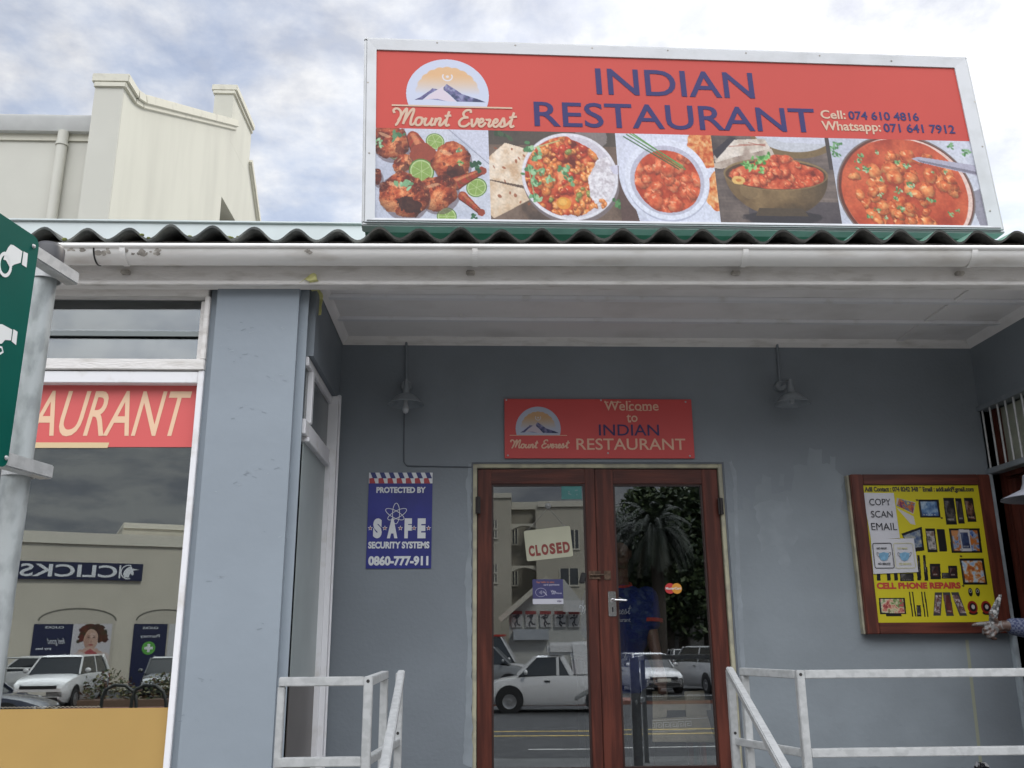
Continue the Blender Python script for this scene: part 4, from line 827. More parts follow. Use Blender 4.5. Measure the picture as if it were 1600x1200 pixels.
for k in range(4): ribbon(tx, PD, [(cx-.012+.005*k+(.004+.003*k)*math.cos(t_)-.003*k, cy+(.004+.0035*k)*math.sin(t_)) for t_ in np.linspace(-.9, .9, 8)], .0016, .001)
for k in range(3): ribbon(tx, PD, spline([(cx+.012, cy+.008-.004*k), (cx+.022, cy+.002-.003*k), (cx+.036, cy-.016-.002*k)]), .0015, .001)
tx.build('white_lettering', M('sticker pale', (.45, .45, .55), .5), o)
tx = MB(); letters(tx, 'VISA', PD, zv(.78, .93), zv(.95, .85), h=.0014, bold=.03, shear=.2); tx.build('lettering', navy_d, o)
PE = Plane(PGR.p(0, 0, .004), PGR.u); c1, c2 = PE.uv(1047, 919.5), PE.uv(1057.5, 919.5); rr = PE.uv(1056, 919)[0]-c1[0]-.004
mc = thing('card_sticker', 'round red and orange card brand sticker on the right door pane', 'sticker', PE.p(*c1))
flat(MB(), PE, disc_pts(c1, rr), 0).build('red_disc', M('disc red', (.46, .03, .03), .4), mc); flat(MB(), PE, disc_pts(c2, rr), .0006).build('orange_disc', M('disc orange', (.60, .27, .03), .4), mc)
tx = MB(); letters(tx, 'MasterCard', PE, (c1[0]-rr*.85, c1[1]-rr*.22), (c2[0]+rr*.85, c1[1]+rr*.28), h=.0014, bold=.03); tx.build('lettering', M('sticker letters', (.62, .58, .55), .5), mc)

# ================================================================= NOTICE BOARD
NY = -.07; PN = Plane((0, NY, 0), (1, 0, 0)); PP = Plane((0, NY+.012, 0), (1, 0, 0))
nb = thing('notice_board', 'mahogany framed yellow cell phone repairs poster on the grey wall', 'notice board', (2.77, 0, 1.6))
f0, f1 = PN.uv(1358, 991), PN.uv(1327, 741); fx0 = (f0[0]+f1[0])/2; g0, g1 = PN.uv(1584, 991), PN.uv(1546, 740); fx1 = (g0[0]+g1[0])/2; fz_0, fz_1 = f0[1], f1[1]
i0, i1 = PP.uv(1374, 973), PP.uv(1346, 758); j0, j1 = PP.uv(1560, 973), PP.uv(1527, 758); ix0, ix1 = (i0[0]+i1[0])/2, (j0[0]+j1[0])/2; iz0, iz1 = i0[1], i1[1]
for a_, b__ in ((fx0, ix0), (ix1, fx1)): MB().box(a_, b__, NY, -.002, fz_0, fz_1).build('frame_stile', mahog, nb, bevel=.005)
for a_, b__ in ((fz_0, iz0), (iz1, fz_1)): MB().box(ix0, ix1, NY+.001, -.002, a_, b__).build('frame_rail', mahog_h, nb, bevel=.004)
MB().box(fx0-.012, fx0-.0005, NY+.03, -.002, fz_0+.002, fz_1-.002).build('backing_edge', cream, nb)
NWp, NHp = ix1-ix0, iz1-iz0
zn = lambda x, y: (1310+x*.225, 730+y*.225)
c = Canvas(380, 400, (222, 208, 40)); r = random.Random(11)
def cpx(x, y): u, v = PP.uv(*zn(x, y)); return ((u-ix0)/NWp*380, (iz1-v)/NHp*400)
def cquad(pts, col, op=1.): return c.poly([cpx(*p) for p in pts], col, op)
BLK = (22, 20, 22)
def dev(x0, y0, x1, y1, scr=None, lean=10, seed=1, pal=None, body=BLK, m=.12):
    cquad([(x0, y0), (x1, y0), (x1+lean, y1), (x0+lean, y1)], body)
    hx_ = (x1-x0)*.035; cquad([(x0+hx_, y0+hx_*2), (x0+hx_*2, y0+hx_*2), (x0+hx_*2+lean, y1-hx_*2), (x0+hx_+lean, y1-hx_*2)], (84, 84, 88), .7)
    if scr or pal:
        dx, dy = (x1-x0)*m, (y1-y0)*m; mk = cquad([(x0+dx, y0+dy), (x1-dx, y0+dy), (x1-dx+lean, y1-dy), (x0+dx+lean, y1-dy)], scr or (90, 90, 100))
        if pal: c.tex(mk, pal, 13, seed, 1.0); cquad([(x0+dx, y0+dy), (x0+dx+(x1-x0)*.35, y0+dy), (x0+dx+lean*.6, y0+(y1-y0)*.6)], (235, 238, 242), .22); [cquad([(x0+dx*1.6+(x1-x0-3.4*dx)*i_/5+lean*.85, y1-dy*1.9), (x0+dx*1.6+(x1-x0-3.4*dx)*(i_+.55)/5+lean*.85, y1-dy*1.9), (x0+dx*1.6+(x1-x0-3.4*dx)*(i_+.55)/5+lean*.88, y1-dy*1.4), (x0+dx*1.6+(x1-x0-3.4*dx)*i_/5+lean*.88, y1-dy*1.4)], (214, 210, 200), .7) for i_ in range(5)]
SKY = [(60, 84, 130), (104, 140, 180), (176, 196, 214)]; FLW = [(150, 50, 60), (210, 140, 120), (226, 214, 180), (110, 140, 80), (196, 90, 90)]
cquad([(405, 212), (535, 245), (520, 325), (400, 262)], (200, 196, 190)); mk = cquad([(420, 218), (530, 248), (518, 318), (405, 268)], (150, 120, 120)); c.tex(mk, [(120, 50, 110), (220, 130, 60), (80, 110, 170), (230, 200, 90)], 9, 3); cquad([(402, 280), (520, 340), (535, 400), (500, 392)], (214, 210, 208))
dev(553, 225, 695, 350, pal=SKY, lean=14, seed=5, m=.1); dev(725, 212, 800, 398, pal=[(20, 20, 22), (60, 56, 54), (96, 90, 86)], lean=22, seed=6); dev(808, 215, 852, 390, pal=[(24, 20, 22), (70, 62, 64)], lean=24, seed=7); dev(868, 212, 930, 380, pal=[(40, 26, 24), (120, 80, 60), (150, 140, 140)], lean=28, seed=8)
cquad([(436, 460), (578, 412), (596, 578), (500, 590)], BLK); mk = cquad([(448, 475), (566, 432), (580, 552), (510, 560)], (120, 130, 150)); c.tex(mk, [(70, 90, 130), (140, 150, 160), (196, 190, 170)], 12, 9)
dev(600, 424, 668, 590, pal=[(70, 66, 64), (190, 184, 180), (120, 100, 90)], lean=20, seed=10); dev(680, 430, 735, 584, lean=20); dev(765, 424, 978, 594, pal=[(206, 120, 40), (190, 110, 50), (150, 170, 200), (40, 70, 140)], lean=20, seed=12, m=.08); dev(834, 432, 905, 582, pal=[(40, 50, 84), (70, 90, 130)], lean=20, seed=13, body=(206, 204, 206), m=.13)
dev(838, 632, 1006, 815, pal=[(150, 180, 214), (204, 214, 226), (206, 130, 60), (170, 80, 40)], lean=28, seed=14, m=.09)
for x in (260, 330, 380, 540, 590): dev(x, 690, x+26, 786, lean=8)
for x in (545, 585): dev(x, 610, x+18, 770, lean=12, pal=[(24, 22, 22), (110, 104, 100)], seed=x, m=.25)
dev(425, 735, 520, 790, lean=4, pal=[(30, 28, 28), (80, 76, 74)], seed=15, m=.1); dev(632, 668, 705, 776, lean=6, pal=[(30, 20, 20), (84, 40, 36)], seed=16, m=.18); dev(715, 730, 770, 772, lean=2, pal=[(24, 22, 22), (100, 96, 92)], seed=17); dev(760, 682, 822, 772, lean=6, pal=[(30, 20, 20), (84, 40, 36)], seed=18, m=.18)
dev(278, 905, 460, 1018, pal=FLW, lean=12, seed=19, m=.07); cquad([(330, 1020), (436, 1018), (440, 1032), (332, 1034)], BLK)
for x in (487, 508, 572, 592): dev(x, 862, x+9, 1036, lean=24)
dev(540, 955, 570, 1034, lean=6, pal=[(30, 28, 28), (90, 84, 80)], seed=22)
for x, ln, sd_ in ((668, -10, 31), (722, 26, 32), (780, 60, 33)): dev(x, 866, x+52, 1030, lean=ln, pal=[(170, 166, 168), (90, 50, 50), (214, 204, 200), (60, 56, 58)] if sd_ != 32 else [(84, 40, 36), (120, 60, 54)], seed=sd_, body=(70, 66, 68))
for x in (915, 965):
    q = cpx(x, 866); c.ell(q[0], q[1], 7, 12, BLK); c.ell(q[0], q[1]-3, 4.5, 5, (196, 192, 186)); c.ell(q[0], q[1]-3, 2.8, 3.2, BLK)
for x in (930, 1024):
    q = cpx(x, 970); c.ell(q[0], q[1]+16, 14, 6, BLK); c.ell(q[0], q[1], 16, 18, (150, 36, 28)); c.ell(q[0]+1, q[1], 11, 12, BLK); c.ell(q[0]+2, q[1]-1, 5.5, 6.5, (206, 202, 196))
for x, y in ((545, 228), (716, 352), (866, 822), (850, 618)): q = cpx(x, y); c.ell(q[0], q[1], 4, 3, (60, 50, 30), 0, .5, 2, .8)
pos = c.mesh('poster', PP, (ix0, iz0), (ix1, iz1), 0, nb, gain=.62)
tx = MB(); ltr(tx, 'Adil Contact : 074 8242 348 * Email : addi.ask@gmail.com', PP, zn(184, 180), zn(936, 134), h=.001, bold=.05); tx.build('lettering', M('poster black', (.02, .018, .018), .5), pos)
tx = MB(); ltr(tx, 'CELL PHONE REPAIRS', PP, zn(268, 847), zn(845, 798), h=.001, bold=.06); tx.build('red_lettering', M('poster red', (.36, .03, .02), .5), pos)
paper = M('paper', (.46, .46, .49), .7, var=.02)
def sheet_of(name, label, quad, h, lift=.004):
    P = [PP.p(*PP.uv(*zn(*q)), h) for q in quad]; a = P[0].lerp(P[1], .5); o = thing(name, label, 'paper notice', a)
    n = 8; vs = []
    for j in range(n+1):
        for i in range(n+1):
            q = P[0].lerp(P[1], i/n).lerp(P[3].lerp(P[2], i/n), j/n); vs.append(q+PP.n*lift*(math.sin(i*1.1+.5)*math.sin(j*.9)*.4+.4))
    MB().add(vs, [(j*(n+1)+i, j*(n+1)+i+1, (j+1)*(n+1)+i+1, (j+1)*(n+1)+i) for j in range(n) for i in range(n)]).build('sheet', paper, o, smooth=60); return o
o = sheet_of('service_notice', 'white copy scan email paper taped over the yellow poster', [(225, 505), (425, 492), (382, 180), (168, 178)], .002)
tx = MB()
for s_, bl, tr_ in (('COPY', (214, 266), (356, 220)), ('SCAN', (226, 350), (370, 304)), ('EMAIL', (228, 438), (400, 388))): ltr(tx, s_, PP, zn(*bl), zn(*tr_), h=.0075)
tx.build('lettering', M('ink', (.03, .03, .035), .6), o)
o = sheet_of('mask_notice', 'white no mask no service paper with two blue face masks', [(240, 742), (552, 728), (520, 495), (222, 500)], .005)
tb, ty, tm, tw = MB(), MB(), MB(), MB()
for k, (x0, x1, mb_) in enumerate(((232, 370, tb), (376, 518, ty))):
    qd = [PP.uv(*zn(*p)) for p in ((x0+18, 702), (x1+14, 700), (x1-8, 528), (x0, 530))]; R_ = rounded(qd, .012); ribbon(mb_, PP, R_+[R_[0]], .004 if k == 0 else .003, .0105)
    ltr(mb_, 'NO MASK', PP, zn(x0+30, 571), zn(x0+100, 557), h=.0105, bold=.03); ltr(mb_, 'NO SERVICE', PP, zn(x0+40, 680), zn(x0+124, 664), h=.0105, bold=.03)
    cx = x0+78; flat(tm, PP, [PP.uv(*zn(cx+dx, y)) for dx, y in ((-34, 600), (0, 590), (34, 598), (34, 624), (22, 646), (2, 652), (-18, 646), (-32, 624))], .0106)
    for sgn in (-1, 1): ribbon(tw, PP, spline([PP.uv(*zn(cx+sgn*d, y)) for d, y in ((32, 600), (46, 592), (44, 612), (30, 624))]), .002, .0104)
tb.build('lettering', M('ink', (.03, .03, .035), .6), o); ty.build('yellow_lettering', M('pale yellow ink', (.46, .44, .22), .6), o); tm.build('mask_picture', M('mask blue', (.14, .30, .44), .6, var=.15, vs=50), o); tw.build('ear_loop', M('ink', (.03, .03, .035), .6), o)
# ================================================================= WALL LAMPS
lamp_m = M('grey lamp enamel', (.22, .245, .265), .45, var=.08, vs=20)
def wall_lamp(label, cx, cy, cond_px, neck_up):
    Yl = -.155; c = oy(cx, cy, Yl); top = oy(cond_px[0], cond_px[1], -.01); bot = oy(cond_px[2], cond_px[3], -.01)
    lp = thing('wall_lamp', label, 'lamp', (c.x, 0, c.z), 'enamel lamps on the entrance wall')
    b = MB().tube([(top.x, -.012, zc), (bot.x, -.012, bot.z)], .008, 10); b.build('conduit', shaded_wall_paint, lp, smooth=50)
    bz = bot.z; MB().lathe([(.0, -.0), (.036, 0), (.036, .02), (.03, .028), (0, .03)], (bot.x, 0, bz), (0, -1, 0), 20).build('junction_box', lamp_m, lp, smooth=40)
    top_z = c.z+.15
    MB().tube(spline([(bot.x, -.02, bz), (bot.x+(c.x-bot.x)*.4, -.06, bz+.012), (c.x, -.125, top_z+.002), (c.x, Yl, top_z-.014)]) , .0065, 10).build('arm', lamp_m, lp, smooth=50)
    pr_ = [(.007, .15), (.011, .148), (.017, .10), (.021, .068), (.027, .058), (.046, .052), (.064, .040), (.090, .010), (.108, -.004), (.112, -.006), (.110, -.009), (.088, .003), (.058, .030), (.04, .038), (.0, .04)]
    MB().lathe(pr_, c, (0, 0, 1), 40).build('lamp_shade', lamp_m, lp, smooth=40)
    bu = MB().lathe([(.0, .03), (.013, .03), (.013, -.005), (.02, -.03), (.021, -.045), (.014, -.06), (0, -.066)] if neck_up else [(0, .03), (.012, .03), (.016, .008), (.014, -.004), (0, -.01)], c, (0, 0, 1), 16); bu.build('bulb', M('clear bulb', (.40, .42, .44), .1, spec=.8), lp, smooth=50); return lp
wall_lamp('grey enamel wall lamp with a bare hanging bulb, above the blue security board', 634, 630, (635, 531, 635, 604), True)
wall_lamp('grey enamel wall lamp right of the welcome board, above the bare grey wall', 1238, 629, (1214, 535, 1219, 604), False)
cb = MB(); p = [oy(*a, -.006) for a in ((632, 640), (631, 690), (631, 722), (636, 728), (690, 729), (737, 730))]
cb.tube(p, .0028, 6); tag(cb.build('cable', M('painted cable', (.085, .10, .12), .6), None, smooth=60), 'thin grey cable running down from the lamp and across to the door frame', 'cable')

# ================================================================= RAILINGS
TB = .033
YRL = -1.9; zr = oy(500, 1057.5, YRL).z
def sq(b, a, c, w=TB): return b.bar(a, c, w, w, up=(0, 0, 1) if abs((Vector(c)-Vector(a)).normalized().z) < .9 else (0, 1, 0))
def post(b, x, y, z0, z1, w=TB, ang=0): return b.bar((x, y, z0), (x, y, z1), w, w, up=(math.sin(ang), math.cos(ang), 0))
def railing(label, xc, x_end, yF, back_px, diag_px, foot_px, foot_y, zmid, side):
    base = thing('entrance_railing', label, 'railing', (xc, yF, .7), 'galvanised railings beside the entrance')
    h = TB/2; b = MB(); post(b, xc, yF, .70, zr); b.build('post', steel, base, bevel=.003)
    x0, x1 = sorted((xc+side*h, x_end)); MB().box(x0, x1, yF-h, yF+h, zr-TB, zr).build('top_rail', steel, base, bevel=.003)
    MB().box(x0, x1, yF-h+.001, yF+h-.001, zmid-TB, zmid).build('mid_rail', steel, base, bevel=.003)
    if side < 0: b = MB(); post(b, x_end+h*.6, yF, .70, zr-TB, TB*.8); b.build('post', steel, base, bevel=.003)
    bp = oz(*back_px, zr); dp = oz(*diag_px, zr+.004)
    b = MB(); post(b, bp.x, bp.y, .7, zr-TB); b.build('post', steel, base, bevel=.003)
    d = (Vector((bp.x, bp.y, 0))-Vector((xc, yF, 0))).normalized()
    sq(MB(), Vector((xc, yF, zr-h-.001))+d*h, (bp.x+d.x*h, bp.y+d.y*h, zr-h-.001), TB).build('return_rail', steel, base, bevel=.003)
    b = MB(); post(b, dp.x, dp.y, .5, zr-.01); b.build('post', steel, base, bevel=.003)
    sq(MB(), Vector((xc, yF, zmid-h-.001))+(Vector((dp.x, dp.y, 0))-Vector((xc, yF, 0))).normalized()*h, (dp.x, dp.y+.02, zmid-h+.001), TB*.9).build('return_rail', steel, base, bevel=.003)
    ft = oy(*foot_px, foot_y); v = (ft-Vector((dp.x, dp.y, zr-.012))); e = Vector((dp.x, dp.y, zr-.012))+v*1.7
    o_ = Vector((-side*TB*.3, -TB*.9, 0))
    sq(MB(), Vector((dp.x, dp.y, zr-.012))+o_, e+o_, TB*.95).build('stair_rail', steel, base, bevel=.004)
    hl = MB()
    for X, Y, Z in ((xc, yF-h-.0008, zr-h), (dp.x, dp.y-h-.0008, zmid+.02)): hl.lathe([(.0065, 0), (0, .0003)], (X, Y, Z), (0, -1, 0), 12)
    hl.build('bolt_hole', M('bolt hole', (.02, .018, .018), .6), base); return base
yL, yR = YRL, oz(1253, 1047, zr).y
xcl, xcr = oy(575, 1090, yL).x, oy(1253, 1100, yR).x
railing('short galvanised tube railing between the blue pillar and the steps left of the door', xcl, oy(437, 1060, YRL).x, yL, (601, 1048), (624.5, 1046), (597, 1200), -2.45, oy(500, 1183, yL).z, -1)
railing('long galvanised tube railing below the yellow poster, right of the door', xcr, 3.2, yR, (1162, 1043), (1140, 1041), (1226, 1200), -2.55, oy(1400, 1168, yR).z, 1)

# ================================================================= ROAD SIGN ON ITS POLE
pd = ray(996, 997); pd.z = 0; pd.normalize(); pn_ = Vector((pd.y, -pd.x, 0))         # board runs along pd, faces pn_
pc_ = oy(70, 450, -2.75); pc_ = Vector((pc_.x, pc_.y, 0)); rp = .040
rs_ = thing('parking_sign', 'green parking sign with white hand pictograms on a galvanised pole by the kerb', 'road sign', (pc_.x, pc_.y, 0))
lean = Vector((-.006, 0, 0))
ztop = oy(75, 385, -2.75).z
MB().tube([pc_, pc_+lean*1.5+Vector((0, 0, ztop-.04))], rp, 28).build('pole', steel_pole, rs_, smooth=50)
MB().lathe([(rp+.004, -.05), (rp+.004, 0), (rp-.004, .014), (.015, .022), (0, .023)], pc_+Vector((0, 0, ztop-.01)), (0, 0, 1), 28).build('pole_cap', M('black cap', (.03, .03, .035), .5), rs_, smooth=40)
PG = Plane(pc_+pn_*(rp+.048), pd); hb = .042
for pa, pb in (((60, 388), (125, 436)), ((20, 722), (85, 738))):
    u0, v0 = PG.uv(*pa); u1, v1 = PG.uv(*pb); vv = v1
    zc_ = vv
    MB().bar(PG.p(-1.3, zc_, -.024), PG.p(u1, zc_, -.024), .044, hb).build('bracket', steel, rs_, bevel=.004)
    cl_ = MB().lathe([(rp+.003, -.018), (rp+.006, -.018), (rp+.006, .018), (rp+.003, .018)], pc_+Vector((0, 0, zc_)), (0, 0, 1), 24); cl_.build('clamp', steel, rs_, smooth=40)
PGf = Plane(PG.p(0, 0, .002), PG.u)
ue = (PGf.uv(57, 375)[0]+PGf.uv(13, 735)[0])/2; vt, vb = PGf.uv(57, 372)[1], PGf.uv(13, 733)[1]
gm = M('sign green', (.001, .080, .062), .45, var=.06, vs=3, spec=.12)
R_ = rounded([(ue-1.0, vb), (ue, vb), (ue, vt), (ue-1.0, vt)], .03); MB().prism([PGf.p(*q, 0) for q in R_], PG.n*.003).build('panel', gm, rs_)
PGq = Plane(PGf.p(0, 0, .0042), PG.u); zz3 = lambda x, y: PGq.uv(x*.2333, 320+y*.2333); zz4 = lambda x, y: PGq.uv(x*.34375, 400+y*.34375)
hw = M('sign white', (.66, .68, .68), .45)
h1 = MB(); flat(h1, PGq, [zz3(*p) for p in ((38, 318), (55, 285), (72, 266), (90, 270), (150, 312), (138, 388), (96, 400), (66, 420), (40, 372), (22, 366), (30, 340))], 0)
flat(h1, PGq, [zz3(*p) for p in ((158, 312), (187, 326), (178, 420), (146, 400))], 0)
cc = Vector(zz3(33, 400)); ribbon(h1, PGq, [cc+Vector((.030*math.cos(a)*.8, .032*math.sin(a))) for a in np.linspace(0, 6.28, 24)], .010, .0005); h1.build('hand_pictogram', hw, rs_)
h2 = MB(); flat(h2, PGq, [zz3(*p) for p in ((-40, 800), (15, 800), (82, 836), (74, 908), (34, 905), (12, 930), (-50, 930))], 0); flat(h2, PGq, [zz3(*p) for p in ((90, 833), (118, 850), (108, 940), (78, 915))], 0)
ribbon(h2, PGq, [zz3(*p) for p in ((-10, 950), (12, 955), (20, 985), (-10, 1003))], .006, 0); h2.build('hand_pictogram', hw, rs_)
hk_ = MB()
for p in ((120, 385), (62, 905)): hk_.poly([PGq.p(*zz3(p[0]+dx, p[1]+dy), .001) for dx, dy in ((-18, 8), (-22, -12), (-14, -28), (0, -30), (2, -14), (-8, 2))])
rv = MB()
for p in (zz3(225, 278), zz4(28, 917)): rv.lathe([(.007, 0), (.005, .004), (0, .005)], PGq.p(*p, 0), PGq.n, 10)
rv.build('rivet', steel, rs_)

# ================================================================= NEIGHBOUR BUILDING BEHIND
cream_w = M('cream plaster', (.53, .525, .455), .75, col2=(.46, .455, .395), vs=1.6, lo=.42, hi=.75, bump=.1, bs=12, stretch=(1, 1, .22))
cream_f = M('pale grey plaster', (.51, .505, .45), .75, var=.04, vs=.7)
cope = M('coping plaster', (.56, .545, .46), .7, col2=(.40, .385, .33), vs=4, lo=.55, hi=.8)
X0g = -5.834; NB = thing('neighbour_building', 'cream gabled building with stepped parapets rising behind the roof on the left', 'building', (X0g-3, 12, 0))
K = lambda px, py: ox(px, py, X0g)
Yp = 8.0; th_ = .45
profp = [K(195, 130), K(222, 163), K(360, 196)]
p1, p2 = K(222, 158), K(362, 190); e1_, e2_ = K(365, 131), K(393, 206); sh0, sh1 = K(383, 235), K(403, 345)
pol = [(Yp, 2), (Yp, K(195, 128).z), (p1.y, p1.z+.02), (p2.y, p2.z), (p2.y, e1_.z-.1), (e2_.y, e2_.z), (e2_.y, sh0.z), (sh1.y, sh1.z), (sh1.y, 2)]
wy0, wy1 = K(345, 320).y, K(368, 345).y; wz1 = K(345, 305).z
pol += [(wy1, 2), (wy1, wz1), (wy0, wz1), (wy0, 2)]
MB().prism([(X0g, y, z) for y, z in pol], (-th_, 0, 0)).build('gable_wall', cream_w, NB)
MB().box(X0g-.44, X0g-.40, wy0, wy1, wz1-1.6, wz1).build('window', M('dark recess', (.05, .05, .05), .5), NB)
cp = MB()
def coping(a, b_, dz=0): # moulded coping along the wall head
    a, b_ = Vector(a), Vector(b_); d = (b_-a).normalized()
    for w_, h_, o in ((th_+.16, .16, -.04), (th_+.08, .10, -.17)):
        cp.bar(a+Vector((-th_/2, 0, o)), b_+Vector((-th_/2, 0, o)), w_, h_, up=(0, 0, 1))
zt1 = K(195, 118).z
coping((X0g, Yp-.06, zt1), (X0g, Yp+.42, zt1)); coping((X0g, Yp+.42, zt1), (X0g, p1.y, p1.z+.08)); coping((X0g, p1.y, p1.z+.08), (X0g, p2.y+.35, p2.z+.2))
zt2 = K(365, 132).z; coping((X0g, p2.y-.05, zt2), (X0g, e2_.y, e2_.z+.15)); coping((X0g, e2_.y, sh0.z), (X0g, sh1.y, sh1.z))
cp.build('coping', cope, NB, bevel=.015)
MB().box(X0g-th_-.001, X0g+.001-.0, p2.y-.02, e2_.y-.2, p2.z-.5, zt2-.1).build('gable_pier', cream_w, NB)
MB().box(X0g-th_-.02, X0g-.003, Yp-.03, Yp+.3, 2, zt1-.05).build('front_pier', cream_f, NB)
gzt = oy(70, 181, 8.3).z; gzb = oy(70, 203, 8.3).z
MB().box(-22, X0g-th_, 8.45, 8.8, 2, gzb+.02).build('front_wall', cream_f, NB)
b = MB(); b.prism([(-22, 8.42, gzt), (-22, 8.42, gzb), (-22, 8.34, gzb+.01), (-22, 8.26, gzt-.04), (-22, 8.26, gzt)], (22+X0g-th_-.03, 0, 0)); b.build('eaves_gutter', M('pale gutter', (.52, .53, .52), .5, var=.04), NB, smooth=40)
zb_ = oy(70, 219, 8.45).z; MB().box(-22, X0g-th_, 8.42, 8.449, zb_-.02, gzb).build('eaves_band', cope, NB)
q0 = oy(100, 200, 8.35); MB().tube([(q0.x, 8.36, gzb), (q0.x, 8.36, 2)], .085, 16).build('downpipe', cream_f, NB, smooth=50)
MB().tube([(q0.x, 8.36, oy(100, 228, 8.36).z), (q0.x, 8.36, oy(100, 224, 8.36).z)], .1, 16).build('pipe_collar', cream_f, NB, smooth=50)
MB().prism([(X0g-th_, 8.4, gzt), (X0g-th_, 15, gzt+2.3), (X0g-th_, 23, gzt)], (-16, 0, 0)).build('roof', M('grey roof sheets', (.33, .33, .32), .7), NB)

# ================================================================= PEOPLE
def skin_body(name, mb, vox, mat, parent, sm=8):
    o = mb.build(name, mat, parent); r = o.modifiers.new('one surface', 'REMESH'); r.mode = 'VOXEL'; r.voxel_size = vox; r.use_smooth_shade = True
    s = o.modifiers.new('soften', 'SMOOTH'); s.iterations = sm; s.factor = .5; return o
def limb(mb, pts, rs): return mb.tube([Vector(p) for p in pts], rs, 14, rnd=True)
def figure(P, base, face):                          # joints in the thing's own frame: x right of the figure's front (-y), z up
    pass
skin_a = M('brown skin', (.16, .085, .055), .5, var=.12, vs=30)
# --- painter on the porch at the right, mostly outside the frame; faces left (-x) towards the poster
Hw = oy(1570, 977, -.62); Hx, Hy, Hz = Hw
bx, by, fl_ = oy(1640, 900, -.62).x+.04, -.62, .70
pa = thing('person', 'person in a grey sun hat and blue checked shirt raising a paint-smeared hand', 'person', (bx, by, fl_))
skin_p = bpy.data.materials.new('painted skin'); skin_p.use_nodes = True; t_ = skin_p.node_tree; bs_ = t_.nodes['Principled BSDF']; bs_.inputs['Roughness'].default_value = .5
co_ = t_.nodes.new('ShaderNodeTexCoord'); ds = t_.nodes.new('ShaderNodeVectorMath'); ds.operation = 'DISTANCE'; t_.links.new(co_.outputs['Object'], ds.inputs[0]); ds.inputs[1].default_value = (Hx-.10, Hy, Hz)
nz = t_.nodes.new('ShaderNodeTexNoise'); nz.inputs['Scale'].default_value = 55; t_.links.new(co_.outputs['Object'], nz.inputs['Vector'])
ad = t_.nodes.new('ShaderNodeMath'); ad.operation = 'MULTIPLY_ADD'; t_.links.new(nz.outputs[0], ad.inputs[0]); ad.inputs[1].default_value = .5; t_.links.new(ds.outputs['Value'], ad.inputs[2])
mr = t_.nodes.new('ShaderNodeMapRange'); t_.links.new(ad.outputs[0], mr.inputs[0]); mr.inputs[1].default_value = .275; mr.inputs[2].default_value = .325
mxc = t_.nodes.new('ShaderNodeMix'); mxc.data_type = 'RGBA'; t_.links.new(mr.outputs[0], mxc.inputs[0]); mxc.inputs[6].default_value = (.10, .098, .096, 1); mxc.inputs[7].default_value = (.05, .026, .018, 1); t_.links.new(mxc.outputs[2], bs_.inputs['Base Color'])
hx = bx+.02; hz = oy(1625, 800, by).z             # head centre
b = MB()
b.ball((hx, by, hz), (.098, .076, .118), 20); b.ball((hx-.02, by, hz-.06), (.075, .058, .065), 16); limb(b, [(hx+.02, by, hz-.08), (hx+.03, by, hz-.20)], [.058, .062])
b.ball((hx-.102, by, hz-.012), (.018, .014, .026), 10); b.ball((hx-.088, by, hz-.055), (.02, .026, .010), 10)     # nose, mouth
for s in (-1, 1): b.ball((hx+.01, by+s*.078, hz-.005), (.018, .010, .03), 10); b.ball((hx-.088, by+s*.03, hz+.022), (.012, .014, .009), 8)
b.ball((hx+.04, by, hz-.42), (.12, .19, .26), 20); b.ball((hx+.05, by, hz-.72), (.115, .17, .17), 20)
for s in (-1, 1):
    limb(b, [(hx+.05, by+s*.09, hz-.80), (hx+.03, by+s*.10, hz-1.20), (hx+.06, by+s*.10, fl_+.09)], [.085, .06, .042]); limb(b, [(hx+.08, by+s*.10, fl_+.035), (hx-.10, by+s*.115, fl_+.03)], [.035, .034])
limb(b, [(hx+.04, by+.20, hz-.25), (hx+.06, by+.25, hz-.55), (hx-.02, by+.24, hz-.78)], [.055, .043, .03]); b.ball((hx-.05, by+.24, hz-.86), (.03, .02, .06), 12)
sh = Vector((hx+.04, by-.20, hz-.25)); el = Vector((Hx+.24, Hy-.03, Hz-.035)); wr = Vector((Hx-.005, Hy, Hz-.002))
limb(b, [sh, el], [.055, .045]); limb(b, [el, wr.lerp(el, .5), wr], [.044, .038, .028])
# hand: palm, index pointing left, the other fingers curled round a scrap held upright, thumb along it
W0 = wr
HP = lambda px, py, dy=0: oy(px, py, Hy+dy)
b.ball(HP(1553, 979), (.040, .022, .036), 14); limb(b, [W0, HP(1557, 980)], [.028, .03])
limb(b, [HP(1546, 974, -.004), HP(1535, 975, -.008), HP(1527, 975.5, -.01), HP(1521, 977, -.01)], [.0135, .012, .0112, .0105])
limb(b, [HP(1546, 981, -.012), HP(1537, 984, -.02), HP(1537, 989, -.014), HP(1543, 991, -.004)], [.0115, .0105, .010, .009])
limb(b, [HP(1550, 985, -.012), HP(1542, 991, -.02), HP(1543, 995, -.013), HP(1549, 996, -.004)], [.0112, .010, .0095, .0085])
limb(b, [HP(1556, 988, -.012), HP(1550, 995, -.018), HP(1551, 998, -.012), HP(1556, 998, -.004)], [.010, .009, .0085, .0075])
limb(b, [HP(1560, 974, -.012), HP(1551, 965, -.022), HP(1547, 957, -.02)], [.013, .0115, .0095])
skin_body('body', b, .0042, skin_p, pa, 2)
shirt_m = bpy.data.materials.new('checked shirt'); shirt_m.use_nodes = True; t_ = shirt_m.node_tree; co_ = t_.nodes.new('ShaderNodeTexCoord'); ck = t_.nodes.new('ShaderNodeTexChecker'); ck.inputs['Scale'].default_value = 80
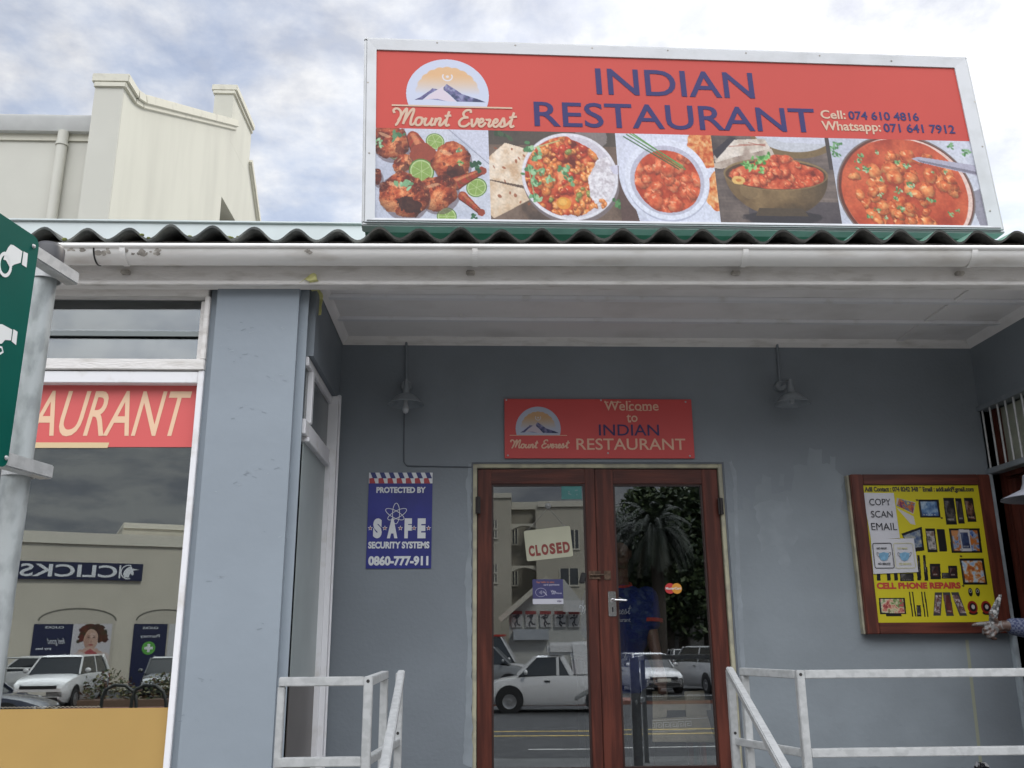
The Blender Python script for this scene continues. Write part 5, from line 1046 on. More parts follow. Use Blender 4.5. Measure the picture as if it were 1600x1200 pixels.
ck.inputs['Color1'].default_value = (.015, .022, .06, 1); ck.inputs['Color2'].default_value = (.07, .08, .12, 1); t_.links.new(co_.outputs['Object'], ck.inputs['Vector']); t_.links.new(ck.outputs[0], t_.nodes['Principled BSDF'].inputs['Base Color']); t_.nodes['Principled BSDF'].inputs['Roughness'].default_value = .85
b = MB(); b.ball((hx+.04, by, hz-.42), (.142, .215, .26), 20); b.ball((hx+.05, by, hz-.70), (.138, .195, .19), 20); b.ball((hx+.035, by, hz-.22), (.085, .15, .05), 16)
limb(b, [(hx+.04, by+.20, hz-.25), (hx+.06, by+.25, hz-.55), (hx-.01, by+.24, hz-.76)], [.075, .06, .045]); limb(b, [sh, el], [.075, .062]); limb(b, [el, el.lerp(wr, .45), HP(1583, 979)], [.060, .055, .046])
skin_body('shirt', b, .008, shirt_m, pa, 6)
b = MB(); b.ball((hx+.05, by, hz-.84), (.125, .185, .10), 16)
for s in (-1, 1): limb(b, [(hx+.05, by+s*.09, hz-.82), (hx+.03, by+s*.10, hz-1.20), (hx+.06, by+s*.10, fl_+.12)], [.105, .08, .065])
skin_body('trousers', b, .01, M('dark work trousers', (.05, .055, .07), .85), pa, 6)
bz_ = oy(1574, 778, by).z; rb = hx-oy(1572, 777, by).x
b = MB().lathe([(rb, 0), (rb-.004, .004), (.125, .052), (.112, .085), (.105, .13), (.07, .155), (0, .16), ], (hx, by, bz_), (0, 0, 1), 36); b.lathe([(rb, 0), (.118, .046), (.105, .07)], (hx, by, bz_-.003), (0, 0, 1), 36)
b.build('hat', M('grey hat cloth', (.27, .28, .32), .85, var=.05, vs=30), pa, smooth=50)
b = MB(); 
for s in (-1, 1): b.ball((hx-.094, by+s*.03, hz+.022), (.008, .011, .006), 10)
b.build('eye', M('eye white', (.5, .48, .45), .3), pa, smooth=60)
# crumpled scrap standing up in the fist
r = random.Random(6); g0 = HP(1548, 976, -.022); b = MB(); rows_ = []
for i in range(9):
    t = i/8; c_ = HP(1548+(1563-1548)*t+ (0 if t < .3 else -1.5*math.sin(t*3)), 980-50*t, -.012); wd = (.010+.012*math.sin(math.pi*min(1, t*1.05)**.8))
    rows_.append([(c_.x+wd*math.cos(a)*r.uniform(.75, 1.25), c_.y+wd*.55*math.sin(a)*r.uniform(.7, 1.3), c_.z+r.uniform(-.004, .004)) for a in np.linspace(0, 2*math.pi, 13)[:-1]])
b.add([q for w_ in rows_ for q in w_], [(i*12+j, i*12+(j+1) % 12, (i+1)*12+(j+1) % 12, (i+1)*12+j) for i in range(8) for j in range(12)]+[tuple(range(12))[::-1], tuple(96+j for j in range(12))])
tag(b.build('rag', M('paint soaked rag with highlights', (.035, .035, .034), .3, col2=(.30, .30, .295), vs=60, lo=.46, hi=.60, bump=.8, bs=50), None, smooth=35), 'crumpled grey paint-soaked rag held upright in the raised hand', 'rag')  # pale noise in the colour paints bright highlights on the rag

# --- person standing inside behind the right door pane, navy T-shirt with red collar
ix, iy, ifl = oy(969, 930, .42).x, .42, .70
pi_ = thing('person', 'person in a navy t-shirt with red collar standing behind the right glass door', 'person', (ix, iy, ifl))
zsC = oy(970, 912, iy).z                          # collar height
b = MB(); zh = zsC+.20
b.ball((ix, iy, zh), (.075, .095, .115), 20); b.ball((ix, iy-.02, zh-.06), (.058, .07, .06), 14); b.ball((ix, iy-.098, zh-.015), (.014, .018, .024), 8); limb(b, [(ix, iy, zh-.08), (ix, iy+.01, zsC-.03)], [.055, .06])
for s in (-1, 1): b.ball((ix+s*.078, iy, zh-.01), (.01, .018, .03), 8)
b.ball((ix, iy, zsC-.25), (.17, .11, .24), 18); b.ball((ix, iy, zsC-.55), (.16, .11, .18), 18)
for s in (-1, 1): limb(b, [(ix+s*.09, iy, zsC-.62), (ix+s*.10, iy, zsC-1.0), (ix+s*.10, iy+.02, ifl+.09)], [.085, .06, .045]); limb(b, [(ix+s*.1, iy+.03, ifl+.035), (ix+s*.12, iy-.14, ifl+.03)], [.035, .035])
aS = Vector((ix+.19, iy, zsC-.09)); aE = oy(1017, 985, iy-.02); aW = oy(1030, 1045, iy-.10)
limb(b, [aS, aE, aW], [.055, .044, .030]); limb(b, [aW, aW+Vector((.012, -.02, -.07))], [.032, .034])
for k in range(4): q = aW+Vector((-.018+.014*k, -.03, -.09)); limb(b, [q, q+Vector((.004, -.008, -.03)), q+Vector((.004, .004, -.062+.006*abs(k-1.5)))], [.009, .0085, .0075])
limb(b, [aW+Vector((-.03, -.02, -.03)), aW+Vector((-.042, -.035, -.065)), aW+Vector((-.036, -.04, -.09))], [.010, .0095, .008])
limb(b, [(ix-.18, iy, zsC-.09), (ix-.19, iy+.10, zsC-.36), (ix-.10, iy+.16, zsC-.50)], [.055, .044, .03]); b.ball((ix-.05, iy+.17, zsC-.52), (.06, .03, .035), 10)
skin_body('body', b, .007, M('warm brown skin', (.19, .10, .07), .5), pi_, 5)
b = MB(); b.ball((ix, iy, zsC-.25), (.19, .13, .245), 18); b.ball((ix, iy, zsC-.56), (.185, .135, .20), 18); b.ball((ix, iy, zsC-.05), (.13, .09, .05), 14)
for s in (-1, 1): e = aE if s > 0 else Vector((ix-.19, iy+.10, zsC-.36)); a = Vector((ix+s*.17, iy, zsC-.09)); limb(b, [a, a.lerp(e, .72)], [.075, .072])
skin_body('shirt', b, .008, M('navy t-shirt', (.011, .026, .16), .85, var=.1, vs=10), pi_, 5)
b = MB().lathe([(.066, 0), (.078, .004), (.082, -.012), (.07, -.014)], (ix, iy-.004, zsC+.0), (0, -.25, 1), 24); e = aS.lerp(aE, .70); b.lathe([(.078, -.01), (.080, .012), (.06, .012)], e, (aE-aS), 20); b.build('red_trim', M('red trim', (.5, .05, .04), .8), pi_, smooth=50)
PT = Plane((0, iy-.134, 0), (1, 0, 0)); tx = MB(); script_name(tx, PT, PT.uv(905, 960), PT.uv(986, 945), .004, 0); letters(tx, 'Indian Restaurant', PT, PT.uv(930, 972), PT.uv(985, 965), h=0, bold=.01)
ribbon(tx, PT, spline([PT.uv(*p) for p in ((948, 936), (960, 926), (968, 934), (981, 938))]), .006, 0); tx.build('shirt_print', M('shirt print', (.6, .62, .7), .7), pi_)
b = MB(); b.ball((ix, iy, zsC-.70), (.17, .125, .12), 16)
for s in (-1, 1): limb(b, [(ix+s*.09, iy, zsC-.66), (ix+s*.10, iy, zsC-1.0), (ix+s*.10, iy+.02, ifl+.10)], [.10, .08, .07])
skin_body('trousers', b, .01, M('black trousers', (.012, .012, .014), .85), pi_, 5)
b = MB(); b.ball((ix, iy+.012, zh+.03), (.085, .10, .10), 16); skin_body('hair', b, .01, M('black hair', (.012, .011, .011), .6), pi_, 3)

# ================================================================= INSIDE: counter, draped chair
ct = thing('counter', 'dark topped service counter standing behind the right door pane', 'counter', (1.3, 1.6, .7))
cz = oy(1040, 1024, 1.3).z
MB().box(.75, 2.3, 1.3, 1.8, cz-.03, cz).build('counter_top', M('black counter top', (.012, .012, .013), .3), ct, bevel=.004); MB().box(.8, 2.25, 1.36, 1.78, .7, cz-.03).build('front_panel', M('dark counter panel', (.03, .028, .028), .5), ct)
PX = Plane((0, .36, 0), (1, 0, 0)); beige = M('beige cover cloth', (.48, .42, .31), .9, var=.08, vs=14, bump=.2, bs=60)
ch = thing('draped_chair', 'chair under a beige cover with key pattern bands behind the right door pane', 'chair', (PX.uv(1062, 1100)[0], .5, .7))
qv = lambda x, y: PX.uv(700+x*.3, 860+y*.3)
cv = MB()
for poly in (((1040, 735), (1145, 735), (1140, 870), (1030, 880)), ((1232, 735), (1335, 730), (1352, 860), (1243, 868)), ((1030, 881), (1354, 861), (1392, 1000), (1032, 998))): cv.prism([PX.p(*qv(*p), 0) for p in poly], (0, .02, 0))
cv.build('cover', beige, ch, bevel=.004)
kp = MB()
def key(x0, y0, s, flip=1):
    L_ = [(0, 1), (0, 0), (1, 0), (1, .75), (.35, .75), (.35, .35), (.7, .35)]; ribbon(kp, PX, [qv(x0+a*s*flip, y0+c_*s) for a, c_ in L_], .006, .0015)
for k in range(6): key(1046+k*38, 900+(-k*2), 30, 1 if k % 2 == 0 else 1)
for x in (1055, 1092, 1248, 1285): key(x, 752, 26)
ribbon(kp, PX, [qv(1040, 945), qv(1290, 935)], .004, .0015); ribbon(kp, PX, [qv(1040, 888), qv(1350, 872)], .004, .0015); kp.build('key_pattern', M('pale key print', (.8, .76, .66), .8), ch)
zz_ = qv(1000, 1000)[1]
for sx in (.0, .32):
    for sy in (.40, .74): x_ = qv(1045, 900)[0]+sx; MB().box(x_, x_+.035, sy, sy+.035, .7, zz_+.25).build('leg', mahog, ch)
MB().box(qv(1040, 900)[0], qv(1040, 900)[0]+.4, .385, .78, zz_+.18, zz_+.24).build('seat', beige, ch)

# knotted top of a black refuse bag by the right railing
bgp = oy(1534, 1204, -.75); bagc = Vector((bgp.x, bgp.y, .70)); b = MB(); r = random.Random(3)
zt_b = bgp.z+.03
prf = [(.02, 0), (.17, .02), (.19, .15), (.16, zt_b-.70-.16), (.05, zt_b-.70-.06), (.022, zt_b-.70-.04), (.032, zt_b-.70-.01), (.02, zt_b-.70+.006), (0, zt_b-.70)]
b.lathe(prf, bagc, (0, 0, 1), 28)
b.v = [(x+r.gauss(0, .004), y+r.gauss(0, .004), z+r.gauss(0, .003)) for x, y, z in b.v]
tag(b.build('refuse_bag', M('shiny black plastic', (.008, .008, .01), .12), None, smooth=40), 'shiny black plastic bag knotted at the top, under the right railing', 'bag')
# ================================================================= GROUND AND STREET (behind the camera, seen in the glass)
asph = M('asphalt', (.038, .039, .042), .9, col2=(.056, .057, .06), vs=3, bump=.2, bs=80)
GZ0 = -.9; g = MB().box(-300, 300, -300, 300, -1.4, GZ0); tag(g.build('ground', M('dry ground', (.13, .125, .11), .9, var=.2, vs=.4)), kind='structure')
GZ = -.45
tag(MB().add([(-120, -4.3, 0), (120, -4.3, 0), (120, -6.6, GZ), (-120, -6.6, GZ), (120, -120, GZ), (-120, -120, GZ)], [(0, 3, 2, 1), (3, 5, 4, 2)]).build('road', asph), kind='structure')
tag(MB().box(-120, 120, -4.3, 30, -.1, .13).build('pavement', M('concrete paving', (.30, .295, .28), .8, var=.12, vs=4, bump=.15, bs=30), bevel=.02), kind='structure')
yl = M('yellow road paint', (.50, .36, .08), .7, var=.2, vs=6); wl = M('white road paint', (.55, .55, .53), .7, var=.15, vs=6)
def sheet_q(name, m, x0, x1, y0, y1, h=.004): return tag(MB().box(x0, x1, y0, y1, GZ, GZ+h).build(name, m), kind='structure')
for px, py in ((840, 1143), (840, 1150)): q = reflect(px, py, PGL, Z=GZ); sheet_q('road_marking', yl, -60, 60, q.y-.07, q.y+.07)
q = reflect(850, 1171, PGL, Z=GZ); sheet_q('road_marking', wl, q.x-.3, 30, q.y-.05, q.y+.05)
q = reflect(1080, 1098, PGR, Z=GZ); sheet_q('brick_kerb_strip', M('red brick paving', (.20, .085, .065), .85, var=.2, vs=8), -50, 60, q.y-1.0, q.y+.5, .12)

# ---- vehicles -------------------------------------------------------------------------------------------------
tyre = M('tyre rubber', (.015, .015, .016), .8); rimm = M('wheel alloy', (.35, .35, .36), .3, metal=.7); cglass = M('car glass', (.018, .022, .026), .06, spec=.8); lampw = M('headlamp glass', (.55, .57, .6), .1); lampr = M('tail lamp red', (.30, .015, .015), .2); plate_m = M('number plate', (.55, .55, .50), .5); blk_t = M('black car trim', (.015, .015, .017), .5)
def paint(n, c): return M(n, c, .25, coat=.8, spec=.5)
pw, pdk, pnv, pgr = paint('white car paint', (.62, .62, .63)), paint('dark grey car paint', (.04, .045, .05)), paint('dark blue car paint', (.02, .025, .05)), paint('silver grey car paint', (.20, .21, .22))
def car(label, loc, heading, body, L=4.0, Wd=1.7, H=1.5, kind='hatch', name='parked_car', cat='car', group='vehicles parked across the street'):
    """modelled with its nose to +x; heading turns the nose from +x"""
    o = thing(name, label, cat, loc, group, heading); h = L/2; w_ = Wd/2
    hood = {'hatch': .92, 'suv': 1.05, 'van': 1.1, 'pickup': 1.0}[kind]; belt = hood+.03
    st = [(-h, .35, hood-.25, .86), (-h+.12, .26, hood-.02, .95), (-h+.6, .22, belt, 1.0), (0, .2, belt, 1.0), (h-1.15, .2, hood, 1.0), (h-.5, .22, hood-.10, .98), (h-.12, .26, hood-.22, .92), (h, .36, hood-.36, .82)]
    if kind == 'pickup': st[0] = (-h, .35, hood-.05, .95)
    b = MB(); ring = []
    for x, z0, z1, f in st: ring.append([(x, -w_*f*.90, z0), (x, -w_*f, z0+.18), (x, -w_*f, z1-.22), (x, -w_*f*.93, z1-.03), (x, -w_*f*.6, z1+.01), (x, w_*f*.6, z1+.01), (x, w_*f*.93, z1-.03), (x, w_*f, z1-.22), (x, w_*f, z0+.18), (x, w_*f*.90, z0)])
    n = 10; b.add([p for r_ in ring for p in r_], [(i*n+j, (i+1)*n+j, (i+1)*n+(j+1) % n, i*n+(j+1) % n) for i in range(len(st)-1) for j in range(n)]+[tuple(range(n))[::-1], tuple((len(st)-1)*n+j for j in range(n))])
    local(b.build('body', body, o, smooth=35, bevel=.02))
    xw, xr0, xr1, xb = {'hatch': (h-1.15, h-1.75, -h+.55, -h+.12), 'suv': (h-1.2, h-1.75, -h+.5, -h+.1), 'van': (h-.75, h-1.35, -h+.15, -h+.05), 'pickup': (h-1.0, h-1.55, h-2.3, h-2.6)}[kind]
    if kind == 'pickup': xr1, xb = xr0-.75, xr0-1.05
    c = MB(); T = .74; k = [(xw, -w_*.90, belt-.04), (xb, -w_*.90, belt-.04), (xr1, -w_*T, H-.035), (xr0, -w_*T, H-.05)]
    K2 = [(x, -y, z) for x, y, z in k]; c.add(k+K2, [(0, 1, 2, 3), (7, 6, 5, 4), (0, 3, 7, 4), (2, 1, 5, 6), (3, 2, 6, 7), (1, 0, 4, 5)]); local(c.build('cabin_glass', cglass, o, bevel=.02))
    rf = MB(); rf.hexa([(xr0+.06, -w_*T-.01, H-.06), (xr1-.06, -w_*T-.01, H-.045), (xr1-.06, w_*T+.01, H-.045), (xr0+.06, w_*T+.01, H-.06), (xr0-.08, -w_*.6, H), (xr1+.08, -w_*.6, H), (xr1+.08, w_*.6, H), (xr0-.08, w_*.6, H)])
    for s in (-1, 1):
        for (xa_, xb2, ww) in ((xw, xr0, .07), (xb+.02, xr1, .22 if kind in ('hatch', 'suv') else .14)): rf.bar((xa_, s*w_*.905, belt-.03), (xb2, s*(w_*T+.012), H-.04), ww, .05, up=(0, s, .3))
        xm = (xr0+xr1)/2 - (.1 if kind != 'pickup' else .25); rf.bar((xm, s*w_*.905, belt-.03), (xm, s*(w_*T+.012), H-.04), .09, .03, up=(0, s, .3))
    local(rf.build('roof', body, o, bevel=.015))
    if kind == 'pickup':                             # closed white canopy over the load bed, taller than the cab
        cn = MB(); x0, x1 = xb-.02, -h+.05; cn.box(x0-.1, xr1+.42, -w_*.8, w_*.8, H+.012, H+.36); cn.hexa([(x0, -w_*.95, hood-.04), (x1, -w_*.95, hood-.04), (x1, w_*.95, hood-.04), (x0, w_*.95, hood-.04), (x0+.1, -w_*.82, H+.37), (x1+.12, -w_*.82, H+.42), (x1+.12, w_*.82, H+.42), (x0+.1, w_*.82, H+.37)]); local(cn.build('canopy', pw, o, bevel=.08, bseg=4, smooth=40))
    for xx in (h-.78, -h+.75):
        for s in (-1, 1):
            ar = MB().lathe([(0, 0), (.40, 0), (.40, .006), (0, .006)], (xx, s*(w_-.004), .36), (0, s, 0), 28); local(ar.build('wheel_arch', blk_t, o))
            t = MB().lathe([(.20, -.18), (.30, -.19), (.315, -.15), (.315, -.02), (.30, .01), (.20, .012)], (xx, s*(w_+.004), .315), (0, s, 0), 28); wh = local(t.build('wheel', tyre, o, smooth=40))
            q = MB().lathe([(0, .012), (.06, .016), (.07, .004), (.17, .0), (.20, .012), (.21, .0)], (xx, s*(w_+.006), .315), (0, s, 0), 20); q = q.build('rim', rimm, wh, smooth=30); q.matrix_parent_inverse = Matrix.Identity(4)
    for s in (-1, 1):
        local(MB().hexa([(h-.20, s*w_*.88, hood-.38), (h-.02, s*w_*.50, hood-.40), (h-.06, s*w_*.50, hood-.30), (h-.26, s*w_*.90, hood-.26), (h-.14, s*w_*.90, hood-.37), (h+.015, s*w_*.52, hood-.39), (h-.02, s*w_*.52, hood-.27), (h-.2, s*w_*.93, hood-.25)]).build('headlight', lampw, o))
        local(MB().box(-h-.012, -h+.14, min(s*w_*.68, s*w_*.93), max(s*w_*.68, s*w_*.93), hood-.38, hood-.1).build('tail_light', lampr, o, bevel=.02))
        local(MB().ball((xw-.25, s*(w_+.08), belt+.08), (.06, .10, .075), 10).build('wing_mirror', body, o, smooth=60))
        xm = (xr0+xr1)/2; local(MB().box(xm-.02, xm+.14, min(s*w_, s*(w_+.02)), max(s*w_, s*(w_+.02)), hood-.16, hood-.12).build('door_handle', blk_t, o))
    local(MB().box(h-.03, h+.012, -w_*.62, w_*.62, hood-.40, hood-.30).build('grille', blk_t, o, bevel=.01)); local(MB().box(h-.08, h+.006, -w_*.7, w_*.7, .30, .42).build('lower_grille', blk_t, o, bevel=.01))
    for x_ in (h, -h): local(MB().box(x_-.02, x_+.022, -.26, .26, .46, .57).build('number_plate', plate_m, o))
    return o
def rp(px, py, pl, Z=GZ): q = reflect(px, py, pl, Z=Z); return Vector((q.x, q.y, GZ))
PW_ = Plane((0, YG, 0), (1, 0, 0))
def back(p, d): v = (p-Vector((0, -1, 0))); v.z = 0; return p+v.normalized()*d
# in the shop window
q = rp(100, 1110, PW_); car('white sport utility car facing the shop across the street', back(q, 1.9), rad(86), pw, 4.3, 1.75, 1.62, 'suv')
q = rp(45, 1086, PW_); car('white hatchback parked side on beyond the white sport utility car', back(q, .9), rad(176), pw, 4.0, 1.68, 1.5)
q = rp(184, 1070, PW_); car('white hatchback with its red tail lamps towards the street', back(q, 1.5), rad(-72), pw, 4.1, 1.75, 1.55, 'suv')
q = rp(262, 1096, PW_); car('dark grey hatchback right of the white cars', back(q, 1.4), rad(75), pdk, 4.0, 1.7, 1.5)
q = rp(25, 1150, PW_); car('dark blue saloon parked nearest to the kerb', Vector((q.x-1.5, q.y, GZ)), rad(-8), pnv, 4.3, 1.72, 1.42)
# in the door panes
q = rp(796, 1115, PGL); PKL = 4.1; car('white pickup with a tall white canopy parked side on', Vector((q.x+PKL/2-.78, q.y-.85, GZ)), rad(180), pw, PKL, 1.65, 1.56, 'pickup', 'pickup_truck', 'pickup')
q = rp(775, 1085, PGL); car('grey car behind the bonnet of the white pickup', Vector((q.x-.8, q.y-.9, GZ)), rad(2), pgr, 4.2, 1.7, 1.75, 'van')
q = rp(800, 1080, PGL); mv = car('white minibus with a red stripe along its roof', Vector((q.x-1.5, q.y-2.2, GZ)), rad(2), pw, 4.8, 1.8, 2.15, 'van', 'minibus', 'minibus')
zr_ = 2.15; MBx = MB().box(-2.05, 1.2, -.70, .70, 2.13, 2.21); local(MBx.build('roof_stripe', M('red roof', (.40, .04, .03), .4), mv))
q = rp(1010, 1086, PGR); car('white hatchback facing the door, left of the open tailgate car', back(q, 2), rad(84), pw, 4.0, 1.72, 1.46)
q = rp(1066, 1068, PGR); car('small white hatchback seen from behind', back(q, 2), rad(-86), pw, 3.9, 1.66, 1.5)
q = rp(1106, 1085, PGR); tv = car('white van with its tailgate lifted', back(q, 2.2), rad(-100), pw, 4.5, 1.75, 1.7, 'van', 'parked_van', 'van')
local(MB().bar((-2.15, 0, 1.68), (-2.95, 0, 1.95), 1.45, .06, up=(0, 0, 1)).build('tailgate', pw, tv, bevel=.02)); local(MB().bar((-2.3, 0, 1.695), (-2.8, 0, 1.865), 1.15, .035, up=(0, 0, 1)).build('rear_window', cglass, tv))

# ---- shop building across the street (its signs read backwards in the glass) --------------------------------------------
af = rad(24); VB = Plane((0, 0, 0), (1, 0, 0)); VB.u = Vector((math.cos(af), math.sin(af), 0)); VB.n = VB.u.cross(VB.v)
an = oy(20, 1045, 2*YG+37); VB.o = Vector((an.x, an.y, 0))
class Mir(Plane):                                   # the real plane behind a mirror-image plane in the shop window
    def __init__(s, v): s.src = v; s.o = Vector((v.o.x, 2*YG-v.o.y, v.o.z)); s.u = Vector((v.u.x, -v.u.y, 0)); s.v = Vector((0, 0, 1)); s.n = Vector((s.u.y, -s.u.x, 0)); s.n = s.n if s.n.y > 0 else -s.n
    def uv(s, px, py): return s.src.uv(px, py)
RB = Mir(VB); mbld = M('beige rendered wall', (.52, .485, .415), .85, var=.04, vs=.5, bump=.1, bs=8); mtrim = M('pale parapet', (.60, .57, .50), .8)
ob = thing('chemist_building', 'beige flat roofed chemist shop across the street with a navy name board', 'building', RB.p(5, 0, -6))
def slab(m, pl, u0, u1, v0, v1, h0, h1): return m.hexa([pl.p(*c) for c in ((u0, v0, h0), (u1, v0, h0), (u1, v0, h1), (u0, v0, h1), (u0, v1, h0), (u1, v1, h0), (u1, v1, h1), (u0, v1, h1))])
vt_ = RB.uv(60, 830)[1]; u_r = RB.uv(292, 900)[0]+8; u_l = RB.uv(0, 900)[0]-9
slab(MB(), RB, u_l, u_r, -1, vt_-.5, -14, 0).build('wall', mbld, ob); slab(MB(), RB, u_l, u_r, vt_-.5, vt_, -14, .12).build('parapet', mtrim, ob)
ub0, ub1 = RB.uv(208, 845)[0], RB.uv(250, 830)[0]; slab(MB(), RB, ub1-1.5, u_r, vt_, RB.uv(250, 818)[1], -10, -1.2).build('roof_block', mbld, ob); slab(MB(), RB, ub1-1.5, u_r+.1, RB.uv(250, 823)[1], RB.uv(250, 818)[1]+.1, -10, -1.1).build('block_coping', mtrim, ob)
sg0, sg1 = RB.uv(18, 906), RB.uv(223.5, 884); nvs = M('board navy', (.008, .012, .05), .4); wls = M('board letters', (.66, .68, .72), .5)
sgv0, sgv1 = (RB.uv(25, 903)[1]+RB.uv(222, 909)[1])/2, (RB.uv(25, 874)[1]+RB.uv(222, 884)[1])/2
slab(MB(), RB, sg0[0]-1.2, sg1[0], sgv0, sgv1, .01, .15).build('name_board', nvs, ob); gb = slab(MB(), RB, sg0[0]-1.2, sg0[0]-.2, sgv0, sgv1, .151, .16); gb.build('green_end', M('board green', (.06, .24, .03), .5), ob)
zk = lambda x, y: RB.uv(x*.35, 780+y*.35); tx = MB(); tl, tr_ = zk(85, 345), zk(525, 300); mid = (sgv0+sgv1)/2; hh_ = (sgv1-sgv0)
letters(tx, 'CLICKS', RB, (tl[0], mid-hh_*.36), (tr_[0]-.0, mid+hh_*.36), h=.17, bold=.018, mirror=True)
c0 = (zk(572, 325)[0], mid); cr0 = hh_*.40
ribbon(tx, RB, [(c0[0]+cr0*math.cos(t), c0[1]+cr0*math.sin(t)) for t in np.linspace(rad(70), rad(290), 24)], hh_*.06, .17)
flat(tx, RB, [(c0[0]-cr0*1.28, mid-hh_*.38), (c0[0]-cr0*1.05, mid-hh_*.38), (c0[0]-cr0*1.05, mid+hh_*.38), (c0[0]-cr0*1.28, mid+hh_*.38)], .17)
flat(tx, RB, [(c0[0]+cr0*a, c0[1]+cr0*e) for a, e in ((-.5, -.8), (.15, -.8), (.28, -.15), (.62, -.5), (.8, -.2), (.66, .25), (1.5, .38), (.55, .52), (.35, .85), (-.1, .7), (-.55, .2), (-.7, -.3))], .17); tx.build('lettering', wls, ob)
# arched bays with poster windows
pv0_, pv1_ = RB.uv(150, 1034)[1], RB.uv(110, 975)[1]; arch_m = M('bay recess', (.46, .43, .37), .85)
def bay(pxa, pxb, top):
    ua, ub_ = RB.uv(pxa, 1000)[0], RB.uv(pxb, 1000)[0]; c_, rx = (ua+ub_)/2, (ub_-ua)/2; vs0 = RB.uv((pxa+pxb)/2, 970)[1]; vt0 = RB.uv((pxa+pxb)/2, top)[1]
    pts = [(ua, -.45), (ub_, -.45)]+[(c_+rx*math.cos(t), vs0+(vt0-vs0)*math.sin(t)) for t in np.linspace(0, math.pi, 16)]; flat(MB(), RB, pts, .012).build('bay', arch_m, ob)
    hl = MB(); ribbon(hl, RB, [(c_+rx*math.cos(t), vs0+(vt0-vs0)*math.sin(t)) for t in np.linspace(0, math.pi, 16)], .07, .02); hl.build('bay_shadow_gap', M('gap', (.16, .15, .13), .9), ob)
bay(56, 178, 951); bay(210, 300, 953); bay(-60, 12, 953)
def poster(pxa, pxb, mat, parent=None): ua, ub_ = RB.uv(pxa, 1000)[0], RB.uv(pxb, 1000)[0]; slab(MB(), RB, ua, ub_, pv0_-1.3, pv1_, .02, .05).build('poster_panel', mat, ob); return ua, ub_
a1 = poster(50, 112, nvs); a3 = poster(207, 259.5, nvs); poster(262, 300, M('white poster', (.50, .50, .52), .5))
tx = MB(); letters(tx, 'CLICKS', RB, zk(200, 577), zk(285, 567), h=.06, bold=.02, mirror=True); letters(tx, 'feel good', RB, zk(205, 655), zk(295, 620), h=.062, bold=.0, shear=.3, mirror=True); letters(tx, 'pay less', RB, zk(158, 675), zk(228, 661), h=.06, bold=.02, mirror=True)
letters(tx, 'CLICKS', RB, zk(636, 580), zk(705, 570), h=.06, bold=.02, mirror=True); letters(tx, 'Pharmacy', RB, zk(625, 622), zk(712, 604), h=.06, bold=.005, mirror=True); tx.build('poster_lettering', wls, ob)
gc = zk(662, 664); gr_ = abs(zk(692, 664)[0]-gc[0]); flat(MB(), RB, disc_pts(gc, gr_), .06).build('green_disc', M('pharmacy green', (.10, .36, .06), .5), ob)
cx_ = MB(); 
for a, e in ((.62, .2), (.2, .62)): flat(cx_, RB, [(gc[0]-gr_*a, gc[1]-gr_*e), (gc[0]+gr_*a, gc[1]-gr_*e), (gc[0]+gr_*a, gc[1]+gr_*e), (gc[0]-gr_*a, gc[1]+gr_*e)], .065+a*.005)
cx_.build('white_cross', wls, ob)
wp = Canvas(120, 130, (214, 212, 218)); r = random.Random(3)      # woman with dark curls and raised hands
for _ in range(90):
    a = r.uniform(math.pi*.9, math.pi*2.1); d = r.uniform(18, 44); wp.ell(58+d*1.05*math.cos(a), 44+d*.95*math.sin(a), r.uniform(5, 11), r.uniform(4, 9), (70+r.randint(0, 40), 48+r.randint(0, 20), 44), 0, .6, r.randrange(99))
wp.ell(58, 48, 22, 32, (206, 172, 156), 0, .12, 3); wp.ell(46, 52, 8, 20, (180, 138, 122), 0, .3, 5, .5); wp.ell(64, 34, 10, 9, (226, 200, 188), 0, .4, 6, .6); wp.ell(50, 42, 4.5, 2, (96, 66, 60), -6, .3, 2, .8); wp.ell(67, 42, 4.5, 2, (96, 66, 60), 6, .3, 2, .8); wp.ell(50, 37, 5, 1.2, (96, 66, 58), -8, 0, 1, .7); wp.ell(67, 37, 5, 1.2, (96, 66, 58), 8, 0, 1, .7); wp.ell(59, 53, 2.5, 5, (186, 144, 128), 0, .3, 2, .7); wp.ell(59, 64, 7, 3, (170, 84, 84), 0, .2, 2, .9); wp.ell(58, 96, 42, 22, (214, 180, 166), 0, .4, 4); wp.ell(62, 100, 26, 20, (190, 96, 100), 0, .5, 6); wp.ell(30, 112, 34, 26, (222, 204, 200), 0, .3, 5); wp.ell(98, 112, 26, 26, (222, 208, 204), 0, .3, 7)
ua, ub_ = RB.uv(112, 1000)[0], RB.uv(173, 1000)[0]; wo = wp.mesh('portrait_poster', RB, (ua, pv0_-.2), (ub_, pv1_), .055, ob, gain=.75)
